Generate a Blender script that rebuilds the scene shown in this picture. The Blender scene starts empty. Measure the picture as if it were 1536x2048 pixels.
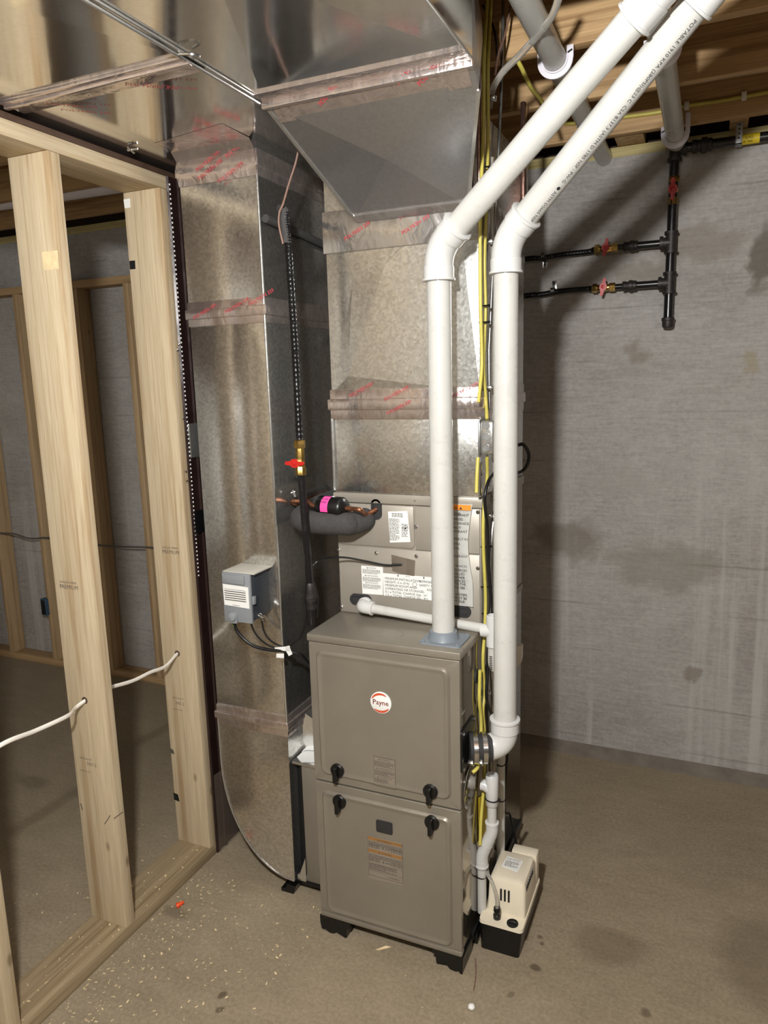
import bpy, bmesh, math, random
from mathutils import Vector, Matrix
random.seed(7)
SC = bpy.context.scene
COL = SC.collection
V = Vector

# ------------------------------------------------------------------ camera, world, light, exposure
CAM = V((0.55588, -1.69992, 1.64105)); FPX = 1459.95
FW = V((-0.40010237, 0.89903899, -0.17789598)); RT = V((0.91525222, 0.40197578, -0.02699715)); UP = V((-0.04723839, 0.17362132, 0.9836789))
cd = bpy.data.cameras.new('camera'); cam = bpy.data.objects.new('camera', cd); COL.objects.link(cam)
cd.sensor_fit = 'HORIZONTAL'; cd.sensor_width = 36.0; cd.lens = 36.0*FPX/1536.0; cd.clip_start = 0.02
M = Matrix.Identity(4)
for i in range(3):
    M[i][0] = RT[i]; M[i][1] = UP[i]; M[i][2] = -FW[i]; M[i][3] = CAM[i]
cam.matrix_world = M
SC.camera = cam
w = bpy.data.worlds.new('world'); SC.world = w; w.use_nodes = True
w.node_tree.nodes['Background'].inputs[0].default_value = (1.0, 0.97, 0.92, 1)
w.node_tree.nodes['Background'].inputs[1].default_value = 0.004
def lamp(name, loc, power, radius, color):
    l = bpy.data.lights.new(name, 'POINT'); l.energy = power; l.shadow_soft_size = radius; l.color = color
    o = bpy.data.objects.new(name, l); COL.objects.link(o); o.location = loc; return o
lamp('work_light', (0.30, -1.64, 2.07), 82, 0.045, (1.0, 1.0, 0.985))
lamp('fill_lamp', (1.7, -2.7, 2.35), 5, 0.15, (1.0, 0.99, 0.96))  # unseen lamp added as soft fill for the back wall
fl_ = bpy.data.lights.new('reflection_lamp', 'SPOT'); fl_.energy = 125; fl_.spot_size = math.radians(88); fl_.spot_blend = .5; fl_.shadow_soft_size = .1; fl_.color = (1.0, .98, .94)  # added unseen spot, lights the pale panel that the ducts reflect
flo = bpy.data.objects.new('reflection_lamp', fl_); COL.objects.link(flo); flo.location = (-3.0, -2.0, 2.25); flo.rotation_euler = (V((-3.3, -4.2, 1.35))-V(flo.location)).to_track_quat('-Z', 'Y').to_euler()
SC.view_settings.view_transform = 'Standard'
try: SC.view_settings.look = 'None'
except Exception: pass
SC.view_settings.gamma = 1.0; SC.view_settings.use_curve_mapping = False
SC.view_settings.exposure = 1.22

def at(px, py, ax, val):                       # pixel of the photo -> point on the plane ax = val
    d = FW + RT*((px-768)/FPX) - UP*((py-1024)/FPX)
    i = 'xyz'.index(ax)
    return CAM + d*((val-CAM[i])/d[i])

# ------------------------------------------------------------------ materials
def lin(c):
    return tuple(((v/255)/12.92 if v/255 <= .04045 else ((v/255+.055)/1.055)**2.4) for v in c) + (1,)
MATS = {}
class NT:
    def __init__(s, name):
        s.m = bpy.data.materials.new(name); s.m.use_nodes = True; s.t = s.m.node_tree; s.b = s.t.nodes['Principled BSDF']
        MATS[name] = s.m
    def n(s, typ, **kw):
        nd = s.t.nodes.new(typ)
        for k, v in kw.items():
            if k.startswith('i_'):
                key = k[2:]
                key = int(key) if key.isdigit() else key.replace('_', ' ')
                if hasattr(v, 'is_output'): s.t.links.new(v, nd.inputs[key])
                else: nd.inputs[key].default_value = v
            else: setattr(nd, k, v)
        return nd
    def link(s, a, b): s.t.links.new(a, b)
    def coords(s, scale=(1, 1, 1), rot=(0, 0, 0)):
        tc = s.n('ShaderNodeTexCoord'); mp = s.n('ShaderNodeMapping'); s.link(tc.outputs['Object'], mp.inputs[0])
        mp.inputs['Scale'].default_value = scale; mp.inputs['Rotation'].default_value = rot
        return mp.outputs[0]
    def noise(s, vec, scale, detail=4, rough=.6, dist=0):
        nd = s.n('ShaderNodeTexNoise'); s.link(vec, nd.inputs['Vector'])
        nd.inputs['Scale'].default_value = scale; nd.inputs['Detail'].default_value = detail
        nd.inputs['Roughness'].default_value = rough; nd.inputs['Distortion'].default_value = dist
        return nd.outputs[0]
    def ramp(s, fac, stops, interp='LINEAR'):
        nd = s.n('ShaderNodeValToRGB'); s.link(fac, nd.inputs[0]); e = nd.color_ramp.elements
        nd.color_ramp.interpolation = interp
        while len(e) < len(stops): e.new(.5)
        for el, (p, c) in zip(e, stops):
            el.position = p; el.color = c if len(c) == 4 else tuple(c)+(1,)
        return nd.outputs[0]
    def mix(s, fac, a, b, mode='MIX'):
        nd = s.n('ShaderNodeMix'); nd.data_type = 'RGBA'; nd.blend_type = mode
        for key, v in ((0, fac), (6, a), (7, b)):
            if hasattr(v, 'is_output'): s.link(v, nd.inputs[key])
            else: nd.inputs[key].default_value = v
        return nd.outputs[2]
    def math(s, op, a, b=0.0):
        nd = s.n('ShaderNodeMath'); nd.operation = op
        for i, v in enumerate((a, b)):
            if hasattr(v, 'is_output'): s.link(v, nd.inputs[i])
            else: nd.inputs[i].default_value = v
        return nd.outputs[0]
    def mrange(s, v, a, b, c, d):
        nd = s.n('ShaderNodeMapRange'); s.link(v, nd.inputs[0])
        for i, q in enumerate((a, b, c, d)): nd.inputs[i+1].default_value = q
        return nd.outputs[0]
    def bump(s, h, strength=.3, dist=.002, normal=None):
        nd = s.n('ShaderNodeBump'); s.link(h, nd.inputs['Height'])
        nd.inputs['Strength'].default_value = strength; nd.inputs['Distance'].default_value = dist
        if normal: s.link(normal, nd.inputs['Normal'])
        return nd.outputs[0]
    def set(s, **kw):
        for k, v in kw.items():
            key = {'col': 'Base Color', 'rough': 'Roughness', 'metal': 'Metallic', 'normal': 'Normal', 'spec': 'Specular IOR Level', 'trans': 'Transmission Weight', 'ior': 'IOR', 'alpha': 'Alpha', 'coat': 'Coat Weight'}[k]
            if hasattr(v, 'is_output'): s.link(v, s.b.inputs[key])
            else: s.b.inputs[key].default_value = v
        return s.m

def plain(name, c, rough=.5, metal=0, var=.12, scale=30, bump=.1, **kw):
    t = NT(name); vec = t.coords()
    nz = t.noise(vec, scale, 4)
    c = lin(c); lo = tuple(x*(1-var) for x in c[:3])+(1,); hi = tuple(min(1, x*(1+var)) for x in c[:3])+(1,)
    t.set(col=t.ramp(nz, [(.3, lo), (.7, hi)]), rough=t.mrange(nz, .3, .7, max(.02, rough-.06), rough+.06), metal=metal, **kw)
    if bump: t.set(normal=t.bump(nz, bump, .001))
    return t.m

def wood(name, axis, base, dark, rough=.62, grain=1.0, knots=True, spec=.3):
    t = NT(name)
    st = [38, 38, 38]; st['xyz'.index(axis)] = 1.1
    vec = t.coords(tuple(st))
    n1 = t.noise(vec, 1.0, 5, .6, .35)
    st2 = [220, 220, 220]; st2['xyz'.index(axis)] = 7
    n2 = t.noise(t.coords(tuple(st2)), 1.0, 3, .6)
    big = t.noise(t.coords((3, 3, 3)), 1.0, 2)
    g = t.ramp(n1, [(.34, lin(dark)), (.5, lin(base)), (.72, tuple(min(1, v*1.12) for v in lin(base)[:3])+(1,))])
    g = t.mix(t.mrange(n1, .3, .7, .9*grain, .9*grain), lin(base), g)
    fine = t.mix(.22*grain, g, t.ramp(n2, [(.35, lin(dark)), (.62, (1, 1, 1, 1))]), 'MULTIPLY')
    col = t.mix(t.mrange(big, .35, .7, 0, .35), fine, lin(tuple(int(b*.93) for b in base)))
    if knots:
        st3 = [9, 9, 9]; st3['xyz'.index(axis)] = 4.2
        vo = t.n('ShaderNodeTexVoronoi'); t.link(t.coords(tuple(st3)), vo.inputs['Vector']); vo.inputs['Scale'].default_value = 1.0
        k = t.ramp(vo.outputs['Distance'], [(.04, (1, 1, 1, 1)), (.10, (0, 0, 0, 1))])
        col = t.mix(t.math('MULTIPLY', k, .75), col, lin(tuple(int(d*.72) for d in dark)))
    t.set(col=col, rough=rough, spec=spec, normal=t.bump(n2, .25*grain, .0012))
    return t.m

def galv(name, tint=(168, 166, 160), r0=.2, r1=.34, wavy=.5, seed=0.0, metal=.9, spangle=.12, wscale=3.1):
    t = NT(name)
    vo = t.n('ShaderNodeTexVoronoi'); t.link(t.coords((1, 1, 1)), vo.inputs['Vector']); vo.inputs['Scale'].default_value = 150
    vc = t.n('ShaderNodeSeparateColor'); t.link(vo.outputs['Color'], vc.inputs[0])
    mott = t.noise(t.coords((1, 1, .5)), 2.2 + seed, 3)
    c = lin(tint)
    a = tuple(x*(1-spangle) for x in c[:3])+(1,); b = tuple(min(1, x*(1+spangle)) for x in c[:3])+(1,)
    col = t.ramp(vc.outputs[0], [(0, a), (1, b)])
    col = t.mix(t.mrange(mott, .4, .65, 0, .12), col, tuple(x*.8 for x in c[:3])+(1,))
    ro = t.math('ADD', t.mrange(vc.outputs[1], 0, 1, r0, r0+(r1-r0)*.5), t.mrange(mott, .3, .7, 0, (r1-r0)*.5))
    big = t.noise(t.coords((1, 1, .35)), wscale + seed, 1, .4)
    nb = t.bump(big, wavy, .012)
    if spangle > .05: nb = t.bump(vc.outputs[0], .07, .0003, nb)
    t.set(col=col, rough=ro, metal=metal, normal=nb)
    return t.m

def foil(name, tint=(226, 214, 209)):
    t = NT(name)
    n1 = t.noise(t.coords((1, 1, .55)), 26, 2, .5, 1.6); n2 = t.noise(t.coords((1, 1, 1)), 75, 2, .5, .8)
    c = lin(tint)
    t.set(col=t.ramp(n1, [(.3, tuple(x*.85 for x in c[:3])+(1,)), (.7, c)]), metal=.9, rough=t.mrange(n1, .3, .7, .14, .26),
          normal=t.bump(n2, .12, .0015, t.bump(n1, .28, .005)))
    return t.m

def concrete_floor():
    t = NT('concrete_floor'); o = t.coords()
    a = t.noise(o, 1.6, 6, .65, .3); b = t.noise(t.coords((1, 2.6, 1)), 7, 6, .7); c = t.noise(o, 90, 4, .7)
    col = t.ramp(a, [(.28, lin((128, 113, 92))), (.5, lin((150, 135, 111))), (.75, lin((166, 152, 128)))])
    col = t.mix(.4, col, t.ramp(b, [(.3, lin((118, 105, 85))), (.68, lin((172, 157, 132)))]))
    col = t.mix(.35, col, t.ramp(c, [(.3, lin((95, 85, 70))), (.7, lin((172, 160, 138)))]))
    wob = t.n('ShaderNodeMix'); wob.data_type = 'VECTOR'; wob.inputs[0].default_value = .05
    nz = t.n('ShaderNodeTexNoise'); nz.inputs['Scale'].default_value = 9; t.link(o, nz.inputs['Vector'])
    t.link(o, wob.inputs[4]); t.link(nz.outputs['Color'], wob.inputs[5])
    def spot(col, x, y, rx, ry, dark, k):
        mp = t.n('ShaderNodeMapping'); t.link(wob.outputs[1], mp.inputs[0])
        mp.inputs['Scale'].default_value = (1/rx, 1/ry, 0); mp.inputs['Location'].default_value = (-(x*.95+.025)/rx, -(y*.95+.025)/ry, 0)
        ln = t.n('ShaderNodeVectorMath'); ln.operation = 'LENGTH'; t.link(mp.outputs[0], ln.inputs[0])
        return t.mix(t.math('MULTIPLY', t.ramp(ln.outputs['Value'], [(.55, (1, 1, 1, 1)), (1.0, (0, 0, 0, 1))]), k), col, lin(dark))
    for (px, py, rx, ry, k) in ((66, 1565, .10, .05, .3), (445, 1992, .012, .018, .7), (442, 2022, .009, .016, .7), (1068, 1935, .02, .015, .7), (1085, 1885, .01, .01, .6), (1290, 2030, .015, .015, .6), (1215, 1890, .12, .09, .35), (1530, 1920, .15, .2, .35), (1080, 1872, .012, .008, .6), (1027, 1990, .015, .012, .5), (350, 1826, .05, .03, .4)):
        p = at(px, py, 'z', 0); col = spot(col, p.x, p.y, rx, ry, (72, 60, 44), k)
    t.set(col=col, rough=t.mrange(b, .3, .7, .62, .85), spec=.3, normal=t.bump(c, .25, .002))
    return t.m

def concrete_wall():
    t = NT('concrete_wall'); o = t.coords()
    st = t.noise(t.coords((1.6, 1, 15)), 7, 8, .75, .5); big = t.noise(t.coords((1, 1, 1.4)), 1.5, 5, .6, .4); fine = t.noise(o, 70, 5, .7)
    drip = t.noise(t.coords((16, 1, .55)), 1.0, 4, .6)
    col = t.ramp(big, [(.3, lin((134, 129, 124))), (.5, lin((166, 162, 158))), (.68, lin((186, 184, 181)))])
    col = t.mix(.36, col, t.ramp(st, [(.32, lin((122, 118, 114))), (.66, lin((202, 199, 195)))]))
    col = t.mix(.3, col, t.ramp(fine, [(.3, lin((130, 124, 118))), (.7, lin((194, 189, 183)))]))
    sx = t.n('ShaderNodeSeparateXYZ'); t.link(o, sx.inputs[0])
    low = t.math('MULTIPLY', t.mrange(sx.outputs[2], 1.55, .9, 0, 1), t.ramp(drip, [(.54, (0, 0, 0, 1)), (.7, (1, 1, 1, 1))]))
    col = t.mix(t.math('MULTIPLY', low, .65), col, lin((192, 190, 186)))
    # block courses under the parge coat
    zz = t.math('FRACT', t.math('DIVIDE', t.math('ADD', sx.outputs[2], .035), .2032))
    ln = t.math('LESS_THAN', t.math('ABSOLUTE', t.math('SUBTRACT', zz, .5)), .02)
    ln = t.math('MULTIPLY', ln, t.ramp(t.noise(t.coords((1, 1, 1)), 2.2, 3), [(.5, (0, 0, 0, 1)), (.62, (1, 1, 1, 1))]))
    col = t.mix(t.math('MULTIPLY', ln, .28), col, lin((92, 84, 74)))
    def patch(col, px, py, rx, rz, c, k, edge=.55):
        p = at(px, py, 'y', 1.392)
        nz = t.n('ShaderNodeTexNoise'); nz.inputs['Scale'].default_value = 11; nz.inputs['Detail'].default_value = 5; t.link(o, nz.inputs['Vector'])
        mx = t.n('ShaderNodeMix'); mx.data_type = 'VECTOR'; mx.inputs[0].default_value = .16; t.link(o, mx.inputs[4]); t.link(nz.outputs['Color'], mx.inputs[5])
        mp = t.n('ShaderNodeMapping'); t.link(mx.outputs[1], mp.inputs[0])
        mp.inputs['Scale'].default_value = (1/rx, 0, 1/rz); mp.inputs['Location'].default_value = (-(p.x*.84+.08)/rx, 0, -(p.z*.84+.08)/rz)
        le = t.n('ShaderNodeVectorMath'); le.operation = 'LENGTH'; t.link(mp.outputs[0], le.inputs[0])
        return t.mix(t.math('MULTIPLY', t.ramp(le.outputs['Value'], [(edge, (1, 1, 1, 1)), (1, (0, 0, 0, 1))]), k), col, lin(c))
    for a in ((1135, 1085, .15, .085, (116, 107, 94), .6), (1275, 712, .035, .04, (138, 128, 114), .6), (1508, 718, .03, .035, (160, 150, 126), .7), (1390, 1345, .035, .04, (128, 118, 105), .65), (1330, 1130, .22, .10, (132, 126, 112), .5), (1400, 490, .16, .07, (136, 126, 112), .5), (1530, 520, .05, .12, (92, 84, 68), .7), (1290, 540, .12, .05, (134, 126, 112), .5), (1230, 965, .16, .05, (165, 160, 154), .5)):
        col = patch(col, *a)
    t.set(col=col, rough=.85, spec=.2, normal=t.bump(t.math('ADD', st, t.math('MULTIPLY', fine, .7)), .35, .004))
    return t.m

concrete_floor(); concrete_wall()
plain('rough_concrete', (120, 112, 102), .88, 0, .2, 12, .3)
plain('drywall', (204, 202, 196), .8, 0, .05, 6, .05)
wood('spruce', 'z', (204, 187, 157), (176, 150, 114), grain=1.3)
wood('spruce_long', 'y', (204, 187, 157), (176, 150, 114), grain=1.3)
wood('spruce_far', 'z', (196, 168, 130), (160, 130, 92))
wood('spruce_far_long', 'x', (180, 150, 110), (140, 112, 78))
wood('joist_pine', 'x', (196, 162, 116), (146, 110, 68), grain=1.4)
wood('treated_pine', 'y', (164, 146, 116), (128, 108, 78), grain=1.2, knots=False)
wood('treated_sill', 'x', (196, 182, 130), (158, 140, 88), grain=1.3, knots=False)
wood('subfloor', 'x', (150, 116, 78), (104, 78, 50), knots=False)
wood('blocking', 'z', (190, 158, 116), (150, 116, 78), knots=False)
galv('galvanized', (220, 219, 215), .18, .3, .2, 0, .95, .15); galv('galvanized_dull', (186, 187, 190), .27, .3, .5, 1.3, .93, .05)
galv('galvanized_bright', (215, 214, 210), .16, .26, .1, 2.0, .9, .04); galv('galvanized_drop', (222, 221, 218), .13, .24, .12, .4, .95, .16); galv('galvanized_trunk', (222, 220, 216), .09, .14, .06, .7, .96, .03)
foil('foil_tape'); foil('foil_seam', (214, 210, 206)); foil('foil_brown', (150, 120, 110))
plain('taupe_paint', (148, 141, 129), .36, .45, .05, 9, .02)
plain('taupe_coil', (160, 153, 142), .42, .25, .05, 9, .02)
galv('cabinet_side', (150, 142, 130), .06, .12, .05, .4, .9, .02)
plain('pvc', (196, 195, 190), .3, 0, .04, 14, .03)
plain('pvc_fitting', (206, 206, 204), .24, 0, .02, 10, .02)
plain('pvc_hanger', (226, 222, 230), .4, 0, .02, 10, .02)
plain('pvc_grey', (124, 132, 140), .4, 0, .06, 20, .05)
plain('black_plastic', (13, 13, 14), .32, 0, .2, 30, .05)
plain('black_rubber', (44, 43, 44), .75, 0, .2, 60, .2)
plain('foam_insulation', (66, 64, 63), .9, 0, .2, 90, .3)
plain('black_iron', (26, 25, 26), .25, .1, .2, 30, .02)
plain('cast_iron', (58, 54, 52), .5, .5, .25, 70, .3)
plain('brass', (190, 158, 92), .28, 1, .15, 40, .1)
plain('copper', (158, 108, 82), .42, .9, .2, 40, .1)
plain('red_handle', (186, 34, 28), .35, 0, .1, 30, .05)
plain('yellow_cable', (196, 184, 88), .42, 0, .1, 20, .05)
plain('yellow_tag', (222, 196, 40), .5, 0, .06, 20, .02)
plain('white_cable', (232, 226, 216), .42, 0, .04, 20, .03)
plain('brown_wire', (122, 92, 78), .5, 0, .15, 40, .05)
plain('grey_wire', (92, 88, 84), .5, 0, .1, 40, .05)
plain('black_wire', (20, 20, 21), .36, 0, .2, 40, .05)
plain('zip_black', (16, 16, 17), .45, 0, .1, 30, .05)
plain('box_grey', (134, 138, 142), .42, 0, .04, 20, .03)
plain('box_dark', (60, 66, 74), .36, .3, .1, 20, .03)
plain('box_top', (186, 182, 172), .45, 0, .05, 20, .03)
plain('steel', (200, 200, 200), .22, 1, .08, 40, .08)
plain('steel_dull', (150, 150, 148), .4, .9, .1, 40, .1)
plain('sticker_white', (236, 236, 232), .45, 0, .02, 10, 0)
plain('sticker_clear', (142, 132, 118), .3, .1, .03, 10, 0)
plain('sticker_orange', (240, 142, 42), .45, 0, .03, 10, 0)
plain('ink', (36, 34, 34), .6, 0, .1, 30, 0)
plain('ink_grey', (86, 80, 74), .6, 0, .1, 30, 0)
plain('ink_stamp', (92, 78, 62), .7, 0, .1, 30, 0)
plain('ink_red', (190, 60, 72), .5, 0, .1, 30, 0)
plain('ink_brown', (150, 108, 60), .6, 0, .1, 30, 0)
plain('logo_red', (206, 84, 52), .4, 0, .04, 20, 0)
plain('pump_beige', (226, 216, 194), .38, 0, .02, 20, .02)
plain('pink_label', (240, 84, 168), .5, 0, .03, 20, 0)
plain('panel_brown', (44, 30, 28), .2, .15, .15, 18, .08)
plain('strip_brown', (78, 58, 46), .6, 0, .2, 50, .2)
plain('wire_nut', (226, 78, 32), .4, 0, .1, 20, .05)
plain('wood_chip', (226, 204, 160), .7, 0, .12, 60, .1)
plain('outlet_blue', (58, 84, 108), .45, 0, .08, 20, .03)
plain('paper', (238, 238, 236), .6, 0, .03, 8, .02)
plain('window_dark', (46, 46, 48), .15, 0, .2, 30, .02)
plain('green_wire', (120, 170, 60), .45, 0, .05, 20, 0)
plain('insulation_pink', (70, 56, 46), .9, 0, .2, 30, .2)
tt = NT('clear_vinyl'); tt.set(col=lin((225, 222, 214)), rough=.12, trans=.75, ior=1.3)
tt = NT('clear_trap'); tt.set(col=lin((238, 236, 230)), rough=.16, trans=.45, ior=1.3)
tt = NT('poly_film'); tt.set(col=lin((150, 135, 122)), rough=.12, alpha=.28)

# ------------------------------------------------------------------ mesh helpers
class MB:
    def __init__(s): s.bm = bmesh.new()
    def box(s, x0, x1, y0, y1, z0, z1, bev=0.0, seg=2):
        g = bmesh.ops.create_cube(s.bm, size=1.0)
        vs = g['verts']
        for v in vs:
            v.co = V((x0 if v.co.x < 0 else x1, y0 if v.co.y < 0 else y1, z0 if v.co.z < 0 else z1))
        if bev:
            es = list({e for v in vs for e in v.link_edges})
            bmesh.ops.bevel(s.bm, geom=es, offset=bev, segments=seg, affect='EDGES', profile=.5)
        return s
    def obox(s, c, ax, ay, az, bev=0.0):            # oriented box, half vectors
        g = bmesh.ops.create_cube(s.bm, size=1.0); vs = g['verts']; c = V(c)
        for v in vs:
            q = v.co*2; v.co = c + V(ax)*q.x + V(ay)*q.y + V(az)*q.z
        if bev:
            es = list({e for v in vs for e in v.link_edges})
            bmesh.ops.bevel(s.bm, geom=es, offset=bev, segments=2, affect='EDGES', profile=.5)
        return s
    def rings(s, rings, cap0=True, cap1=True, closed=True):
        bv = [[s.bm.verts.new(V(p)) for p in r] for r in rings]
        n = len(bv[0])
        for a, b in zip(bv, bv[1:]):
            for i in range(n if closed else n-1):
                j = (i+1) % n
                s.bm.faces.new((a[i], a[j], b[j], b[i]))
        if cap0: s.bm.faces.new(list(reversed(bv[0])))
        if cap1: s.bm.faces.new(bv[-1])
        return s
    def tube(s, pts, r, seg=16, flat=1.0, cap=True):
        pts = [V(p) for p in pts]; n = len(pts)
        rr = r if isinstance(r, (list, tuple)) else [r]*n
        t0 = (pts[1]-pts[0]).normalized()
        u = t0.orthogonal().normalized()
        if flat != 1.0:
            u = V((0, 0, 1)) - t0*t0.z; u.normalize()
        rings = []; prev = t0
        for i, p in enumerate(pts):
            if i == 0: t = t0
            elif i == n-1: t = (pts[i]-pts[i-1]).normalized()
            else: t = ((pts[i]-pts[i-1]).normalized()+(pts[i+1]-pts[i]).normalized()).normalized()
            q = prev.rotation_difference(t); u = q @ u; u = (u - t*u.dot(t)).normalized(); prev = t
            b = t.cross(u)
            k = 1.0
            if 0 < i < n-1:
                c = (pts[i]-pts[i-1]).normalized().dot(t); k = 1/max(.5, c)
            rings.append([p + (u*math.cos(a)*1.0 + b*math.sin(a)*flat)*rr[i] for a in [2*math.pi*j/seg for j in range(seg)]])
        return s.rings(rings, cap, cap)
    def lathe(s, p, d, prof, seg=24, phase=0.0, cap0=True, cap1=True):   # prof: (t along d, radius)
        p = V(p); d = V(d).normalized(); u = d.orthogonal().normalized(); b = d.cross(u)
        return s.rings([[p + d*t + (u*math.cos(2*math.pi*j/seg+phase)+b*math.sin(2*math.pi*j/seg+phase))*max(r, 1e-5) for j in range(seg)] for t, r in prof], cap0, cap1)
    def cyl(s, p0, p1, r, seg=20):
        p0 = V(p0); p1 = V(p1); return s.lathe(p0, p1-p0, [(0, r), ((p1-p0).length, r)], seg)
    def prism(s, poly, ext):                          # polygon (3d points) pushed along ext
        ext = V(ext); a = [V(p) for p in poly]
        return s.rings([a, [p+ext for p in a]])
    def quad(s, *pts):
        s.bm.faces.new([s.bm.verts.new(V(p)) for p in pts]); return s
    def ball(s, c, r, sc=(1, 1, 1), seg=12):
        g = bmesh.ops.create_uvsphere(s.bm, u_segments=seg, v_segments=max(6, seg//2), radius=r)
        for v in g['verts']: v.co = V((v.co.x*sc[0], v.co.y*sc[1], v.co.z*sc[2])) + V(c)
        return s
    def hull(s, pts):
        vs = [s.bm.verts.new(V(p)) for p in pts]
        r = bmesh.ops.convex_hull(s.bm, input=vs)
        return s

def wloc(o):
    l = V((0, 0, 0))
    while o: l = l + o.location; o = o.parent
    return l
def obj(name, mb, mat, parent=None, angle=38, label=None):
    me = bpy.data.meshes.new(name); bm = mb.bm
    if parent is not None:
        l = wloc(parent)
        for v in bm.verts: v.co -= l
        off = V((0, 0, 0))
    bmesh.ops.recalc_face_normals(bm, faces=bm.faces[:])
    for f in bm.faces: f.smooth = True
    bm.to_mesh(me); bm.free()
    try: me.set_sharp_from_angle(angle=math.radians(angle))
    except Exception: pass
    me.materials.append(MATS[mat])
    o = bpy.data.objects.new(name, me); COL.objects.link(o)
    if parent is not None: o.parent = parent
    if label: o['label'] = label
    return o
def thing(name, label, cat, loc=(0, 0, 0), group=None):
    o = bpy.data.objects.new(name, None); COL.objects.link(o); o.location = V(loc); o.empty_display_size = .05
    o['label'] = label; o['category'] = cat
    if group: o['group'] = group
    return o
def tag(o, label, cat, group=None, kind=None):
    o['label'] = label; o['category'] = cat
    if group: o['group'] = group
    if kind: o['kind'] = kind
    return o
def struct(name, mb, mat, parent=None):
    o = obj(name, mb, mat, parent)
    if parent is None: o['kind'] = 'structure'
    return o

def rrect(cx, cz, w_, h, r, n=5):                     # rounded rectangle in (u,v)
    pts = []
    for (sx, sy, a0) in ((1, 1, 0), (-1, 1, 90), (-1, -1, 180), (1, -1, 270)):
        for k in range(n+1):
            a = math.radians(a0 + 90*k/n)
            pts.append((cx + sx*(w_/2-r) + r*math.cos(a), cz + sy*(h/2-r) + r*math.sin(a)))
    return pts
def spline(pts, n=8):
    pts = [V(p) for p in pts]; P = [pts[0]*2-pts[1]] + pts + [pts[-1]*2-pts[-2]]; out = []
    for i in range(1, len(P)-2):
        a, b, c, d = P[i-1:i+3]
        for k in range(n):
            t = k/n
            out.append(.5*((2*b)+(c-a)*t+(2*a-5*b+4*c-d)*t*t+(3*b-a-3*c+d)*t**3))
    out.append(pts[-1]); return out
def fillet(pts, R, n=7):
    pts = [V(p) for p in pts]; out = [pts[0]]
    for i in range(1, len(pts)-1):
        a = (pts[i-1]-pts[i]); b = (pts[i+1]-pts[i]); la = a.length; lb = b.length; a.normalize(); b.normalize()
        t = min(R, la*.49, lb*.49); p = pts[i]+a*t; q = pts[i]+b*t
        for k in range(n+1):
            s = k/n; out.append(p*(1-s)**2 + pts[i]*2*s*(1-s) + q*s*s)
    out.append(pts[-1]); return out
_TC = {}
def text_mesh(s, size, align='LEFT'):
    cu = bpy.data.curves.new('t', 'FONT'); cu.body = s; cu.size = size; cu.align_x = align; cu.resolution_u = 2
    o = bpy.data.objects.new('t', cu); COL.objects.link(o)
    dg = bpy.context.evaluated_depsgraph_get(); me = bpy.data.meshes.new_from_object(o.evaluated_get(dg))
    bpy.data.objects.remove(o); bpy.data.curves.remove(cu)
    return me
def add_text(mb, s, size, org, u, v, align='LEFT', lift=.0006):
    me = text_mesh(s, size, align); org = V(org); u = V(u).normalized(); v = V(v).normalized(); nrm = u.cross(v)
    vs = [mb.bm.verts.new(org + u*q.co.x + v*q.co.y + nrm*lift) for q in me.vertices]
    for p in me.polygons:
        try: mb.bm.faces.new([vs[i] for i in p.vertices])
        except ValueError: pass
    bpy.data.meshes.remove(me)
def prints(parent, items, name='tape_print', mat='ink_red'):
    for s_, size, org, u, v, lift in items:
        mb = MB(); add_text(mb, s_, size, org, u, v, lift=lift); obj(name, mb, mat, parent)
def smalltext(mb, org, u, v, width, rows, pitch, h, lift=.0006, seed=1):   # print too small to read
    rnd = random.Random(seed); org = V(org); u = V(u).normalized(); v = V(v).normalized(); nrm = u.cross(v)
    for r in range(rows):
        x = 0; end = width*(1 if r % 4 != 3 else rnd.uniform(.4, .9))
        while x < end:
            wd = rnd.uniform(.004, .013)*h/.0016*.55; wd = min(wd, end-x)
            if wd < h*.5: break
            a = org + u*x - v*(pitch*r) + nrm*lift
            mb.quad(a, a+u*wd, a+u*wd+v*h, a+v*h); x += wd + h*.9
XU = V((1, 0, 0)); YU = V((0, 1, 0)); ZU = V((0, 0, 1))

# ------------------------------------------------------------------ the room
YW = 1.392; XS = -.973; SD = .14; ZTP = 2.2248; ZSILL = 2.451; ZJ = 2.489
struct('floor', MB().box(-4.6, 3.0, -4.2, 1.6, -.1, 0), 'concrete_floor')
struct('wall_back', MB().box(-4.6, 3.0, YW, YW+.2, 0, ZSILL), 'concrete_wall')
struct('wall_left', MB().box(-4.8, -4.6, -4.2, 1.6, 0, 2.75), 'drywall')
struct('wall_right', MB().box(3.0, 3.2, -4.2, 1.6, 0, 2.75), 'rough_concrete')
struct('wall_front', MB().box(-4.8, 3.2, -4.4, -4.2, 0, 2.75), 'rough_concrete')
struct('reflection_panel_light', MB().box(-4.6, -1.2, -4.2, -4.188, 0.01, 2.45), 'drywall')  # pale sheet added behind the camera to brighten the duct reflections
struct('ceiling', MB().box(-4.8, 3.2, -4.4, 1.8, 2.724, 2.78), 'subfloor')
mb = MB()
mb.prism([(-4.6, YW-.06, 0), (-4.6, YW, 0), (-4.6, YW, .03)], (7.6, 0, 0))
struct('baseboard_back', mb, 'rough_concrete')
struct('reflection_panel_dark', MB().box(-3.62, -3.28, -4.187, -4.15, 0, 2.2, .004), 'panel_brown')  # dark slab added out of view, makes a dark band in the duct reflections
tag(obj('sill_plate', MB().box(-4.6, 3.0, YW+.004, YW+.144, ZSILL, ZJ, .002), 'treated_sill'), 'greenish treated sill plate lying along the top of the concrete wall', 'sill plate')
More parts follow.
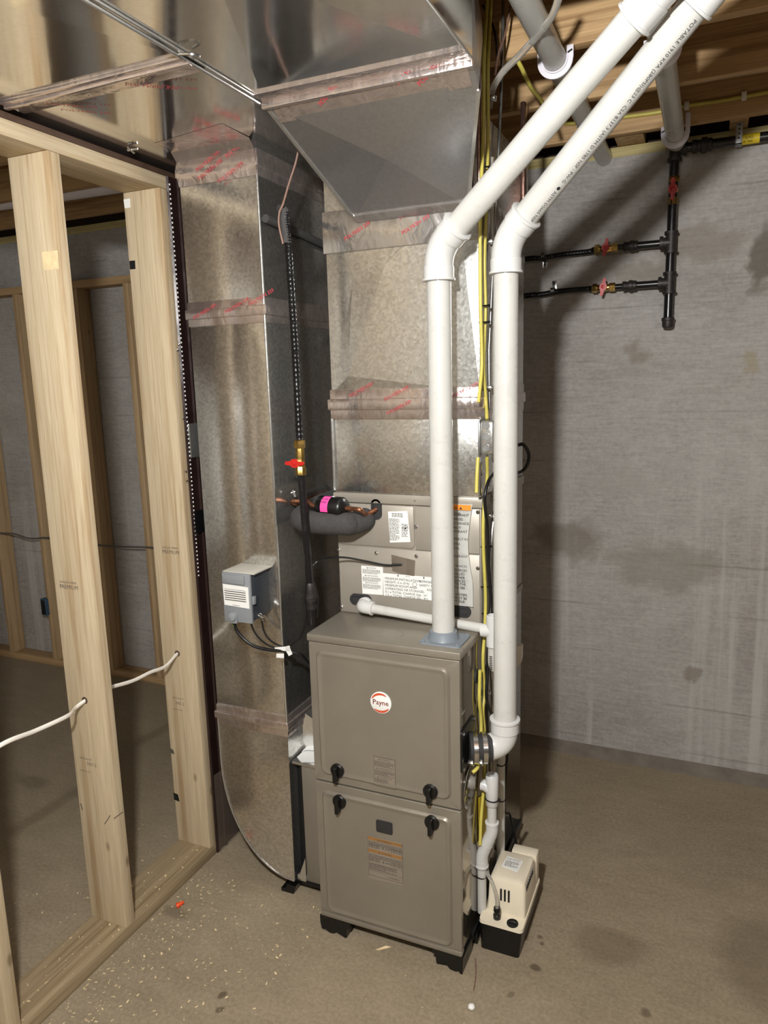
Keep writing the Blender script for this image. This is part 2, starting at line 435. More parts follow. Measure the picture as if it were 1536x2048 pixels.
tag(obj('rim_joist', MB().box(-4.6, 3.0, YW+.105, YW+.143, ZJ, 2.724, .002), 'insulation_pink'), 'dark rim joist standing on the sill plate above the concrete wall', 'joist')
jl = {.425: 'pine floor joist nearest the camera, above the two slanting white pipes', .832: 'middle pine floor joist of the three in view, between the hanging white pipes', 1.238: 'pine floor joist closest to the concrete wall, carrying the yellow cable'}
for y in (-2.83, -2.42, -2.015, -1.61, -1.2, -.795, -.388, .019, .425, .832, 1.238):
    tag(obj('floor_joist', MB().box(-4.6, 3.0, y, y+.038, ZJ, 2.724, .002), 'joist_pine'),
        jl.get(y, 'pine floor joist hidden above the overhead metal ducts'), 'joist', 'floor joists overhead')
for px, py, wd in ((1258, 275, .05), (1478, 252, .03)):
    p = at(px, py, 'y', 1.30)
    tag(obj('wood_block', MB().box(p.x-wd, p.x+wd, 1.277, 1.41, ZJ+.001, 2.7, .002), 'blocking'),
        'short wood block above the sill plate ' + ('left of the hanging white pipe' if px < 1300 else 'behind the perforated pipe strap'), 'block')

# stud wall on the left
def stud(y, label, far=False, x0=XS-SD, x1=XS, z0=.038, z1=ZTP, m='spruce', th=.038):
    o = thing('wall_stud', label, 'stud', ((x0+x1)/2, y+th/2, z0), 'studs of the open partition' if not far else 'studs along the concrete wall')
    obj('board', MB().box(x0, x1, y, y+th, z0, z1, .003), m, o)
    return o
st1 = stud(-.2545, 'pale wood stud nearest the camera that stands whole in view, white cable through it')
st2 = stud(.1538, 'pale wood stud beside the dark brown panel and metal return duct')
st0 = stud(-.663, 'pale wood stud cut off by the left edge at the bottom left corner')
for y in (-1.071, -1.48, -1.888, -2.296):
    stud(y, 'pale wood stud of the open partition outside the view')
bp = thing('bottom_plate', 'dusty treated bottom plate of the stud partition lying on the floor', 'plate', (XS-SD/2, -.8, 0))
obj('board', MB().box(XS-SD, XS, -2.6, 1.3, 0, .038, .002), 'treated_pine', bp)
tp = thing('top_plate', 'pale wood top plate across the heads of the partition studs', 'plate', (XS-SD/2, -.8, ZTP))
obj('board', MB().box(XS-SD, XS, -2.6, 1.0, ZTP, ZTP+.038, .002), 'spruce_long', tp)
tag(obj('hardboard_strip', MB().box(XS-SD, XS+.004, -2.6, .9, ZTP+.038, ZTP+.052, .001), 'strip_brown'), 'dark brown strip lying on top of the partition top plate under the duct', 'strip')
# marks on the studs
for o_, y_, rows in ((st1, -.2545, (((120, 1165, 'HASLAN TIMBER', .0085), (120, 1176, 'PREMIUM', .017)), ((175, 1530, 'NO 2', .015), (160, 1516, 'Kiln Dried HT', .008), (160, 1540, 'timber stud grade', .006)))),
                   (st2, .1538, (((325, 1096, 'HASLAN TIMBER', .0085), (325, 1106, 'PREMIUM', .017)), ((352, 1408, 'NO 2', .015), (346, 1396, 'Kiln Dried HT', .008), (346, 1418, 'timber stud grade', .006))))):
    for rs in rows:
        mb = MB()
        for px, py, s_, sz in rs: add_text(mb, s_, sz, at(px, py, 'y', y_), XU, ZU)
        obj('grade_stamp', mb, 'ink_grey', o_)
def sheetpiece(name, pts, mat, parent, y, off=.0012):
    mb = MB(); mb.prism([at(a, b, 'y', y) for a, b in pts], (0, -off, 0)); return obj(name, mb, mat, parent)
sheetpiece('paper_tag', [(247.5, 399), (260, 397), (261, 415), (250, 417)], 'sticker_white', st2, .1538)
sheetpiece('tape_scrap', [(259, 522), (270, 521), (271, 538), (260.5, 539)], 'zip_black', st2, .1538)
sheetpiece('tape_scrap', [(347, 1585), (356, 1589), (359, 1603), (349, 1599)], 'zip_black', st2, .1538)
sheetpiece('tape_scrap', [(340, 1496), (347, 1500), (349, 1508), (342, 1506)], 'steel_dull', st2, .1538)
sheetpiece('wood_plug', [(84, 504), (115, 501), (118, 538), (88, 542)], 'wood_chip', st1, .1538 if False else -.2545)
for pp in ([at(209, 1648, 'y', -.2556), at(215, 1640, 'y', -.2556), at(220, 1631, 'y', -.2556)], [at(228, 1637, 'x', XS+.0008), at(246, 1624, 'x', XS+.0008)], [at(161, 1607, 'y', -.2556), at(165, 1620, 'y', -.2556)]):
    obj('pencil_mark', MB().tube(pp, .0009, 6), 'ink', st1)
# dark panning panel closing the next bay
pn = thing('panning_panel', 'glossy dark brown sheet closing the wall bay beside the return duct', 'panel', (XS, .4, 0))
mb = MB(); prof = [(.186, .0), (.19, .006), (.205, .006), (.208, .002), (.232, .002), (.235, .008), (.243, .008), (.246, .002), (.56, .002), (.56, 0)]
mb.rings([[(XS+d+.0005, y, z) for y, d in prof] for z in (.002, 2.262)])
obj('sheet', mb, 'panel_brown', pn)
mb = MB()
for i in range(90):
    z = 1.02+i*.0137; mb.ball((XS+.0075, .1935, z), .0032, (.5, 1, 1), 6)
obj('perforated_edge', mb, 'sticker_white', pn)
mb = MB(); mb.box(XS+.002, XS+.0105, .197, .33, 1.41, 1.52, .001); obj('foil_strap', mb, 'galvanized_bright', pn)
mb = MB(); mb.box(XS+.002, XS+.0105, .192, .33, 1.16, 1.235, .001); obj('foil_strap', mb, 'black_plastic', pn)
mb = MB()
for (px, py) in ((356, 689), (353, 700), (364, 837), (370, 943), (372, 962), (388, 1055), (391, 1070)):
    q = at(px, py, 'x', XS+.008); obj('staple', MB().tube([q, q+V((.004, .004, .003))], .0022, 6), 'steel', pn)
mb = MB(); mb.rings([[(XS+.010, .19, z), (XS+.014, .24, z), (XS+.011, .30, z), (XS+.012, .36, z)] for z in (.004, .12, .3)], False, False, False)
obj('plastic_film', mb, 'poly_film', pn)

# far framing against the concrete wall, seen between the studs
YF = YW-.092
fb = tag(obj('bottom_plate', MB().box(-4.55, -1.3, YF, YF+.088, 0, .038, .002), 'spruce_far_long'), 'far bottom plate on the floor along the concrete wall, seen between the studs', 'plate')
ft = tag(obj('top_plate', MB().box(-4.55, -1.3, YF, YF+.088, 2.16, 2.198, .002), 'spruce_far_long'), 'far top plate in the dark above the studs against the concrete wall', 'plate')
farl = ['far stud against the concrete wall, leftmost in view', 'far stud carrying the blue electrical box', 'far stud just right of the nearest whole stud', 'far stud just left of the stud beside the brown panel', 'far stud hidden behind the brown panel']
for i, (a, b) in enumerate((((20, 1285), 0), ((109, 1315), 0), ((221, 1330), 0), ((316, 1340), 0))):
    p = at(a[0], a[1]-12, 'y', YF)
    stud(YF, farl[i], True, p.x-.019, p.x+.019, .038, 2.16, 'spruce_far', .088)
p = at(103, 1214, 'y', YF)
ob = thing('outlet_box', 'small blue plastic electrical box on a far stud', 'electrical box', (p.x, YF-.0, p.z))
mb = MB(); mb.box(p.x-.065, p.x-.02-.0005, YF-.02, YF+.05, p.z-.05, p.z+.05, .004); obj('box', mb, 'outlet_blue', ob)
mb = MB(); mb.box(p.x-.06, p.x-.027, YF-.021, YF-.019, p.z-.044, p.z+.044, .001); obj('opening', mb, 'zip_black', ob)
tag(obj('cable', MB().tube(spline([at(0, 1066, 'y', YF-.01), at(30, 1068, 'y', YF-.01), at(60, 1077, 'y', YF-.01), at(110, 1076, 'y', YF-.01), at(200, 1091, 'y', YF-.01), at(300, 1095, 'y', YF-.01), at(400, 1100, 'y', YF-.01)], 6), .005, 8), 'grey_wire'), 'thin grey cable sagging across the far studs', 'cable')
tag(obj('conduit', MB().cyl(at(-80, 420, 'y', .9), at(420, 345, 'y', .9), .028), 'pvc_hanger'), 'grey pipe running overhead in the dark behind the studs', 'pipe')

# ------------------------------------------------------------------ overhead ducts
ZD = 2.285
def cross_break(mb, x0, x1, y0, y1, z, sag):
    c = ((x0+x1)/2, (y0+y1)/2, z-sag); P = [(x0, y0, z), (x1, y0, z), (x1, y1, z), (x0, y1, z)]
    for i in range(4):
        q = P[i]; r = P[(i+1) % 4]
        mb.bm.faces.new([mb.bm.verts.new(V(k)) for k in (q, r, c)])
rt = thing('return_trunk_duct', 'wide galvanized return duct running overhead above the stud wall', 'duct', (-.69, -.8, ZD))
mb = MB()
mb.box(-1.16, -.434, -2.6, .95, ZD+.004, 2.485)
for y0, y1 in ((-2.6, -1.56), (-1.56, -.375), (-.375, .11), (.11, .95)):
    cross_break(mb, -.95, -.434, y0, y1, ZD+.0035, .006 if y1 < -.3 else 0)
obj('sheet_metal', mb, 'galvanized_trunk', rt, 2)
mb = MB(); mb.box(-.956, -.431, -.386, -.372, ZD-.010, ZD+.006, .002); mb.box(-.953, -.432, -.40, -.33, ZD-.004, ZD+.004, .001); obj('foil_tape_joint', mb, 'foil_tape', rt)
mb = MB(); mb.tube([(-.434, -2.6, ZD-.003), (-.434, .25, ZD-.003)], .004, 8); obj('corner_seam', mb, 'galvanized_bright', rt)
mb = MB()
for px, py in ((28, 212), (262, 299)):
    q = at(px, py, 'z', ZD-.004); mb = MB(); mb.tube([q+V((-.012, 0, 0)), q+V((.02, .004, 0))], .003, 6); mb.tube([q+V((0, -.012, .003)), q+V((0, .012, -.006))], .003, 6); obj('drive_clip', mb, 'steel', rt)
mb = MB(); q = at(383, 110, 'z', ZD-.006); mb.tube(spline([q+V((-.02, -.014, 0)), q+V((.008, -.012, -.004)), q+V((.016, .004, -.004)), q+V((-.004, .01, 0))], 5), .003, 6)
obj('drive_clip', mb, 'steel', rt)
prints(rt, [('POLYKEN 339', .018, at(px, py, 'z', ZD-.0045), V((.75, .66, 0)), V((.66, -.75, 0)), .001) for px, py in ((92, 208), (122, 220), (250, 170), (290, 170))])

sp = thing('supply_trunk_duct', 'galvanized supply duct running overhead towards the camera, right of the return duct', 'duct', (-.17, -1.3, ZD))
mb = MB(); mb.box(-.425, .078, -2.6, -.118, ZD+.004, 2.485)
for y0, y1 in ((-2.6, -1.2), (-1.2, -.118)): cross_break(mb, -.425, .078, y0, y1, ZD+.0035, .012)
obj('sheet_metal', mb, 'galvanized_trunk', sp, 2)
for xx in (-.423, .078): obj('corner_seam', MB().tube([(xx, -2.6, ZD), (xx, -.118, ZD)], .003, 8), 'galvanized_bright', sp)

# plenum with its scoop up to the trunk
pl = thing('supply_plenum', 'galvanized supply plenum standing on the coil cabinet', 'duct', (-.22, .44, 1.318))
YP = .1985; DB = .69
zj = at(680, 802, 'y', YP).z
mb = MB(); mb.box(-.4445, 0, YP, DB, 1.319, zj-.012, .001); mb.box(-.4445, 0, YP, DB, zj, 2.30, .001)
obj('plenum_box', mb, 'galvanized', pl)
mb = MB()                                              # creased front skin
fx = [(-.4445, 0), (-.38, -.010), (-.36, -.003), (-.20, -.012), (-.02, -.003), (0, 0)]
z0, z1 = zj+.02, 2.2
pts = {}
verts = [(-.443, YP-.001, z0), (-.001, YP-.001, z0), (-.001, YP-.001, z1), (-.443, YP-.001, z1)]
inner = [(-.385, YP-.009, z0+.05), (-.365, YP-.005, z1-.3), (-.26, YP-.009, z1-.25), (-.06, YP-.006, z0+.5)]
def tri(*p): mb.bm.faces.new([mb.bm.verts.new(V(k)) for k in p])
a, b, c, d = verts; e, f, g, h = inner
for t_ in ((a, b, e), (e, b, h), (b, c, h), (e, h, g), (e, g, f), (h, c, g), (g, c, d), (g, d, f), (f, d, a), (f, a, e)): tri(*t_)
obj('front_skin', mb, 'galvanized', pl, 3)
def band(parent, x0, x1, y0, y1, z, h, off=.003, ridge=.008, rh=.012, mat='foil_tape', tilt=0):
    mb = MB(); mb.box(x0-off, x1+off, y0-off, y1, z-h/2, z+h/2, .0015)
    if ridge: mb.box(x0-ridge, x1+ridge, y0-ridge, y1, z-rh, z+rh, .003)
    return obj('foil_tape_joint', mb, mat, parent)
band(pl, -.4445, 0, YP-.003, DB, zj-.01, .085, .003, .009, .016)
mb = MB(); mb.box(-.449, .004, YP-.014, DB, 1.985, 2.03, .002); 
obj('tape_strip', MB().box(-.447, .003, YP-.0135, DB, 1.99, 2.10, .002), 'foil_seam', pl)
for xx in (-.4445, 0):
    obj('corner_seam', MB().tube([(xx, YP-.002, 1.325), (xx, YP-.002, zj-.05)], .005, 8), 'galvanized_bright', pl)
# scoop panel
A = V((-.428, -.118, ZD)); B = V((.078, -.118, ZD)); C_ = at(712, 440, 'y', YP-.016); D_ = at(936, 412, 'y', YP-.016)
n = (B-A).cross(C_-A).normalized()
d = FW + RT*((958-768)/FPX) - UP*((180-1024)/FPX); E_ = CAM + d*((A-CAM).dot(n)/d.dot(n))
mb = MB()
cz = (A+B+C_+D_)/4 + n*(.02 if n.z < 0 else -.02)
P = [A, B, E_, D_, C_]
for i in range(5): tri(P[i], P[(i+1) % 5], cz)
top = [V((-.428, -.118, 2.48)), V((.078, -.118, 2.48)), V((.005, YP+.02, 2.48)), V((-.4, YP+.02, 2.48))]
tri(B, top[1], E_); tri(E_, top[1], top[2]); tri(E_, top[2], D_); tri(D_, top[2], V((.0, YP+.02, 2.0)))
tri(A, top[0], C_); tri(C_, top[0], top[3])
obj('scoop', mb, 'galvanized_dull', pl, 12)
mb = MB(); mb.box(-.43, .080, -.124, -.108, ZD-.016, ZD+.004, .002)
obj('foil_tape_joint', mb, 'foil_tape', pl)
dirn = ((C_+D_)/2-(A+B)/2).normalized()
mb = MB(); 
def strip(mb, p, q, w_, nrm, th=.003):
    p = V(p); q = V(q); e = (q-p).normalized(); s_ = nrm.cross(e).normalized()*(w_/2)
    mb.obox((p+q)/2, (q-p)/2, s_, nrm*th)
sl = n if n.dot(CAM-A) > 0 else -n
strip(mb, A+dirn*.03+XU*.02, B+dirn*.03-XU*.012, .05, sl, .005); obj('foil_tape_joint', mb, 'foil_tape', pl); mb = MB(); strip(mb, A-V((-.006, .03, 0)), B-V((0, .03, 0)), .05, V((0, 0, -1)), .003)
obj('foil_tape_joint', mb, 'foil_tape', pl)
mb = MB(); strip(mb, C_-dirn*.008+sl*.003, D_-dirn*.008+sl*.003, .022, sl, .004); obj('foil_tape_joint', mb, 'foil_seam', pl)
for p_, q_ in ((A, C_), (E_, D_)): mb = MB(); strip(mb, p_, q_, .008, sl, .003); obj('corner_seam', mb, 'galvanized_bright', pl)
items = []
for px, py in ((645, 208), (800, 165), (842, 168)):
    dd = FW + RT*((px-768)/FPX) - UP*((py-1024)/FPX); q = CAM + dd*((A+dirn*.03-CAM).dot(n)/dd.dot(n)) + sl*.007
    uu = (XU*.8 - dirn*.55).normalized(); items.append(('POLYKEN 339', .016, q, uu, sl.cross(uu), .002))
for px, py in ((690, 482), (805, 470), (800, 440)):
    q = at(px, py, 'y', YP-.0145); items.append(('POLYKEN 339', .014, q, V((.86, 0, .4)), V((-.4, 0, .86)), .001))
for px, py in ((770, 802), (775, 830), (905, 796), (700, 795)):
    q = at(px, py, 'y', YP-.0135); items.append(('POLYKEN 339', .013, q, V((.86, 0, .4)), V((-.4, 0, .86)), .001))
prints(pl, items)
# taped back corner of the plenum and the dark foil strip on its right side
mb = MB(); mb.box(-.001, .006, YP-.02, YP+.03, 2.0, 2.48, .002); obj('side_foil', mb, 'foil_brown', pl)
mb = MB(); mb.box(-.003, .012, DB-.05, DB+.004, 2.05, 2.45, .004); obj('side_foil', mb, 'foil_brown', pl)

# return drop
rd = thing('return_drop_duct', 'tall galvanized return duct beside the furnace with a rounded boot at the floor', 'duct', (-.73, .4, .03))
X0, X1, YR, YB = -.862, -.600, .11, .78
mb = MB(); mb.box(X0, X1, YR, YB, .60, 1.84, .001); mb.box(X0, X1, YR, YB, 1.84, ZD+.0035, 0)
obj('duct_body', mb, 'galvanized_drop', rd)
mb = MB()
prof = [(X1, .60), (X0, .60), (X0, .42)]
for k in range(1, 13):
    a = math.pi/2*k/12; prof.append((X1-.003 - (X1-.003-X0)*math.cos(a), .42-(.42-.046)*math.sin(a)))
mb.prism([(x, YR, z) for x, z in prof], (0, YB-YR, 0))
obj('boot', mb, 'galvanized_drop', rd)
mb = MB(); mb.tube([(x, YR-.001, z) for x, z in prof[1:]], .003, 8); obj('boot_edge', mb, 'galvanized_bright', rd)
mb = MB(); mb.hull([(X1-.005, .2, .60), (X1-.005, YB, .60), (X1-.005, .2, .46), (X1-.005, YB, .46), (-.47, .26, .478), (-.47, YB, .478), (-.47, .26, .465), (-.47, YB, .465)]); obj('side_throat', mb, 'galvanized_bright', rd)
for z_, rz in ((1.845, .014), (.585, .012), (2.235, .012)):
    band(rd, X0, X1, YR, YB, z_, .07, .003, .009 if rz else 0, rz, 'foil_tape')
mb = MB(); mb.rings([[(X0, YR-.003, 2.20), (X1, YR-.003, 2.20)], [(X0-.004, YR-.014, 2.24), (X1+.004, YR-.014, 2.24)], [(X0, YR-.008, 2.265), (X1, YR-.008, 2.265)], [(X0, YR-.03, ZD+.002), (X1, YR-.03, ZD+.002)], [(X0+.01, YR-.11, ZD+.003), (X1, YR-.15, ZD+.003)]], False, False, False)
obj('foil_tape_collar', mb, 'foil_tape', rd)
mb = MB(); mb.tube([(X1, YR-.001, .60), (X1, YR-.001, 2.2)], .004, 8); obj('corner_seam', mb, 'galvanized_bright', rd)
prints(rd, [('POLYKEN 339', .015, at(px, py, 'y', YR-.0095), V((.9, 0, .42)), V((-.42, 0, .9)), .006) for px, py in ((396, 345), (455, 318), (400, 362), (440, 368))] +
       [('POLYKEN 339', .0145, at(px, py, 'y', YR-.0095), V((.92, 0, .38)), V((-.38, 0, .92)), .001) for px, py in ((452, 628), (500, 612), (388, 640))])
# filter cabinet, papers, foot
fc = thing('filter_cabinet', 'narrow taupe filter cabinet between the return duct boot and the furnace', 'cabinet', (-.5, .4, .03))
XF0, XF1 = -.566, -.4465
mb = MB(); mb.box(XF0, XF1, .125, .68, .045, .455, .002); obj('cabinet', mb, 'taupe_paint', fc)
mb = MB(); mb.box(XF0-.032, XF0+.001, .16, .66, .06, .44, 0); obj('gap_shade', mb, 'zip_black', fc)  # solid black box, paints the shade in the gap between boot and cabinet
mb = MB(); mb.box(-.597, XF1, .12, .68, .455, .464, .001); obj('top_flange', mb, 'galvanized_bright', fc)
mb = MB(); mb.box(-.597, -.565, .118, .128, .046, .066, .001); mb.hull([(-.597, .12, .046), (-.566, .12, .046), (-.566, .12, .13), (-.597, .122, .046), (-.566, .122, .046), (-.566, .122, .13)]); obj('bottom_flange', mb, 'galvanized_bright', fc)
mb = MB(); mb.box(-.62, XF1, .122, .68, .032, .0445, .001); obj('base_strip', mb, 'black_plastic', fc)
pa = thing('instruction_papers', 'white installation papers lying on top of the filter cabinet beside the furnace', 'papers', (-.52, .3, .466))
for k, pts in enumerate(([(587, 1513), (606, 1490), (626, 1468), (660, 1480), (650, 1524), (602, 1524)], [(594, 1502), (604, 1491), (600, 1500), (632, 1508), (660, 1495), (624, 1468), (610, 1484)][:2]+[(628, 1464), (665, 1470), (650, 1505), (612, 1503)], [(611, 1455), (625, 1445), (640, 1452), (636, 1472), (623, 1470)])):
    z = .4655+.0035*k; mb = MB(); P_ = [at(a_, b_, 'z', z) for a_, b_ in pts]; P_ = [V((max(-.592, min(q.x, -.449)), q.y, z+.006*i_*(k == 1)/6)) for i_, q in enumerate(P_)]
    P_ = [q for i_, q in enumerate(P_) if i_ == 0 or (q-P_[i_-1]).length > .002]
    mb.prism(P_, (0, 0, .0012)); obj('paper_sheet', mb, 'paper', pa)
def foot(name, label, poly, y0, y1):
    mb = MB(); mb.prism([(x, y0, z) for x, z in poly], (0, y1-y0, 0)); o = obj(name, mb, 'black_plastic'); tag(o, label, 'support foot', 'black plastic feet'); return o
p = at(578, 1785, 'z', 0)
foot('support_foot', 'small black plastic foot on the floor under the rounded duct boot', [(p.x-.028, 0), (p.x+.018, 0), (p.x+.022, .012), (p.x+.028, .031), (p.x-.006, .031), (p.x-.01, .014), (p.x-.028, .012)], .105, .155)

# ------------------------------------------------------------------ furnace
W = .4445; ZF = .058; ZT = ZF+.889; FD = .69; ZM = at(640, 1561, 'y', 0).z
fu = thing('furnace', 'taupe gas furnace with a round brand badge on its upper door', 'furnace', (-W/2, FD/2, ZF))
mb = MB(); mb.box(-W+.001, -.001, .012, FD, ZF, ZT-.02, .001); obj('cabinet', mb, 'cabinet_side', fu)
mb = MB(); mb.box(-W-.004, .004, -.004, FD, ZT-.022, ZT, .004); obj('top_panel', mb, 'taupe_paint', fu)
c = at(782, 1268, 'z', ZT)
mb = MB(); mb.lathe((c.x, c.y, ZT-.001), ZU, [(0, .036), (.0018, .036), (.0018, .034), (.0008, .033)], 32); obj('knockout', mb, 'taupe_paint', fu)
def door(name, z0, z1, parent, padz0, padz1, top_bead=True):
    mb = MB(); x0, x1 = -W, 0; w_ = x1-x0; N = 6
    cx_ = (x0+x1)/2; cz_ = (z0+z1)/2
    rim = rrect(cx_, cz_, w_, z1-z0, .003, N)
    px0, px1 = x0+.022, x1-.026; pc = (px0+px1)/2; pw = px1-px0; pz = (padz0+padz1)/2; ph = padz1-padz0
    def R(ins, y, r): return [(a, y, b) for a, b in rrect(pc, pz, pw-2*ins, ph-2*ins, r, N)]
    rings = [[(a, .014, b) for a, b in rim], [(a, .001, b) for a, b in rim], [(a, 0, b) for a, b in rrect(cx_, cz_, w_-.003, z1-z0-.003, .003, N)],
             R(0, 0, .022), R(.002, -.003, .02), R(.006, -.007, .018), R(.010, -.007, .016), R(.014, -.005, .014), R(.02, -.0045, .012)]
    mb.rings(rings); return obj(name, mb, 'taupe_paint', parent, 30)
ud = door('upper_door', ZM+.003, ZT-.024, fu, ZM+.026, ZT-.046)
ld = door('lower_door', ZF+.012, ZM-.002, fu, ZF+.018, ZM-.026)
mb = MB(); mb.box(-W-.001, .001, -.003, .02, ZF-.004, ZF+.011, .003); obj('bottom_rail', mb, 'taupe_paint', fu)
def latch(px, py, parent):
    p = at(px, py, 'y', -.006); h = []
    mb = MB(); mb.lathe((p.x, -.004, p.z), (0, -1, 0), [(0, .021), (.006, .021), (.009, .0185), (.010, .012), (.010, 0)], 28)
    mb.obox((p.x, -.02, p.z-.006), (.0055, 0, 0), (0, .011, 0), (0, 0, .022), .003)
    mb.obox((p.x-.001, -.016, p.z-.024), (.007, 0, 0), (0, .008, 0), (.001, 0, .006), .003)
    obj('latch_knob', mb, 'black_plastic', parent)
latch(675, 1541, ud); latch(861, 1583, ud); latch(679, 1603, ld); latch(864, 1645, ld)
# badge
p = at(762, 1405, 'y', -.005)
bd = obj('badge', MB().lathe((p.x, -.004, p.z), (0, -1, 0), [(0, .031), (.003, .031), (.004, .029), (.004, 0)], 48), 'sticker_white', ud, label='round white brand badge with red arcs')
r0, r1 = .0235, .0285
for a0, a1 in ((48, 160), (225, 330)):
    pr_ = []; mb = MB()
    for k in range(25):
        a = math.radians(a0+(a1-a0)*k/24); t = math.sin(math.pi*k/24); pr_.append((a, r1-(.0015+.005*t**.6)))
    for (a, q), (b, r) in zip(pr_, pr_[1:]):
        mb.quad(*[(p.x+rad*math.cos(an), -.0085, p.z+rad*math.sin(an)) for an, rad in ((a, q), (a, r1), (b, r1), (b, r))])
    obj('red_arc', mb, 'logo_red', bd)
mb = MB(); add_text(mb, 'Payne', .0205, (p.x, -.0082, p.z-.0055), XU, ZU, 'CENTER'); 
add_text(mb, 'Payne', .0205, (p.x+.0005, -.0082, p.z-.0053), XU, ZU, 'CENTER'); obj('lettering', mb, 'logo_red', bd)
def sticker(parent, pts, y, mat, name='warning_label', th=.0006):
    mb = MB(); mb.prism([at(a, b, 'y', y) for a, b in pts], (0, -th, 0)); return obj(name, mb, mat, parent)
# upper door label
L1 = sticker(ud, [(746, 1512), (790, 1521), (792, 1578), (748, 1568)], -.0048, 'sticker_clear')
a = at(747, 1512, 'y', -.0054); b = at(790, 1521, 'y', -.0054); wd = b.x-a.x
mb = MB(); add_text(mb, '\u25B2 WARNING', .006, (a.x+wd*.5, a.y, a.z-.0085), XU, ZU, 'CENTER')
smalltext(mb, (a.x+.003, a.y, a.z-.014), XU, ZU, wd-.006, 5, .0034, .0017, seed=3)
add_text(mb, '\u25B2 AVERTISSEMENT', .006, (a.x+wd*.5, a.y, a.z-.036), XU, ZU, 'CENTER')
smalltext(mb, (a.x+.003, a.y, a.z-.041), XU, ZU, wd-.006, 5, .0034, .0017, seed=4)
add_text(mb, '\u25B2 ADVERTENCIA', .006, (a.x+wd*.5, a.y, a.z-.062), XU, ZU, 'CENTER')
smalltext(mb, (a.x+.003, a.y, a.z-.067), XU, ZU, wd-.025, 4, .0034, .0017, seed=5)
z9 = a.z-.086
for (x0, x1, q0, q1) in ((0, wd, 0, .0012), (0, wd, z9-a.z, z9-a.z+.0012), (0, .0012, z9-a.z, 0), (wd-.0012, wd, z9-a.z, 0)):
    mb.quad(*[(a.x+x, a.y-.0006, a.z+z-.001) for x, z in ((x0, q0), (x1, q0), (x1, q1), (x0, q1))])
obj('lettering', mb, 'ink_grey', L1)
# lower door: sight window + label
p = at(769, 1654, 'y', -.0045)
mb = MB(); rr = rrect(p.x, p.z, .05, .037, .005, 4); mb.rings([[(x, -.004, z) for x, z in rr], [(x, -.007, z) for x, z in rr]]); obj('sight_window', mb, 'window_dark', ld)
L2 = sticker(ld, [(735, 1671.5), (804, 1686), (807, 1772.5), (738.5, 1756)], -.0048, 'sticker_clear')
a = at(735, 1671.5, 'y', -.0054); b = at(804, 1686, 'y', -.0054); wd = b.x-a.x
mb = MB()
for dz in (-.010, -.0485): obj('band', MB().quad(*[(a.x+x, a.y-.0004, a.z+dz+z) for x, z in ((0, 0), (wd, 0), (wd, .0095), (0, .0095))]), 'ink_brown', L2)
mb = MB()
for dz in (-.008, -.0465): add_text(mb, '\u25B2 WARNING', .007, (a.x+wd*.5, a.y, a.z+dz), XU, ZU, 'CENTER', .0012)
smalltext(mb, (a.x+.003, a.y, a.z-.016), XU, ZU, wd-.006, 3, .0042, .002, seed=6)
for dz in (-.031, -.0745):
    for k, ch in enumerate('\u25CF\u25B2\u25CF'): add_text(mb, ch, .007, (a.x+wd*.42+.009*k, a.y, a.z+dz), XU, ZU)
    for s_ in (0, .64): smalltext(mb, (a.x+.003+wd*s_, a.y, a.z+dz+.006), XU, ZU, wd*.32, 3, .004, .002, seed=8)
smalltext(mb, (a.x+.003, a.y, a.z-.0565), XU, ZU, wd-.006, 3, .0042, .002, seed=9)
smalltext(mb, (a.x+.003, a.y, a.z-.086), XU, ZU, wd-.02, 5, .0042, .002, seed=10)
smalltext(mb, (a.x+wd*.6, a.y, a.z-.117), XU, ZU, wd*.3, 1, .004, .002, seed=11)
hh = .1235
for (x0, x1, q0, q1) in ((0, wd, -hh, -hh+.0009), (0, .0009, -hh, 0), (wd-.0009, wd, -hh, 0), (0, wd, -.084, -.0834), (0, wd, -.107, -.1064)):
    mb.quad(*[(a.x+x, a.y-.0006, a.z+z) for x, z in ((x0, q0), (x1, q0), (x1, q1), (x0, q1))])
obj('lettering', mb, 'ink_grey', L2)
# vent flange on top
c = at(887, 1277, 'z', ZT+.003); VX, VY = c.x, c.y
fl = MB(); rr = rrect(VX+.005, VY, .115, .105, .012, 5); fl.rings([[(x, y, ZT) for x, y in rr], [(x, y, ZT+.005) for x, y in rr]])
fl.lathe((VX, VY, ZT+.004), ZU, [(0, .043), (.004, .041), (.022, .037), (.024, .034)], 32)
for sx, sy in ((1, 1), (1, -1), (-1, 1), (-1, -1)): fl.lathe((VX+.005+sx*.048, VY+sy*.043, ZT+.005), ZU, [(0, .005), (.003, .005), (.004, .003)], 8)
obj('vent_flange', fl, 'pvc_grey', fu)
# side: intake plate, vent disc, knockout, screws
p = at(930, 1490, 'x', 0); PY = .058; PZ = .668
mb = MB(); rr = rrect(PY, PZ, .115, .12, .01, 4); mb.rings([[(0, y, z) for y, z in rr], [(.006, y, z) for y, z in rr]]); obj('intake_plate', mb, 'black_plastic', fu)
mb = MB()
for sy, sz in ((1, 1), (1, -1), (-1, 1), (-1, -1)): obj('screw', MB().lathe((.006, PY+sy*.048, PZ+sz*.05), XU, [(0, .005), (.003, .005), (.004, .002)], 8), 'steel', fu)
for px, py in ((924, 1300), (935, 1590), (928, 1613), (940, 1598), (930, 1560)):
    q = at(px, py, 'x', 0); obj('screw', MB().lathe((0, q.y, q.z), XU, [(0, .004), (.003, .004), (.004, .002)], 8), 'steel', fu)
q = at(938, 1572, 'x', .002)
mb = MB(); mb.lathe((-.001, q.y+.01, q.z-.005), XU, [(0, .062), (.004, .062), (.005, .056), (.003, .05), (.003, 0)], 40); obj('side_disc', mb, 'cabinet_side', fu)
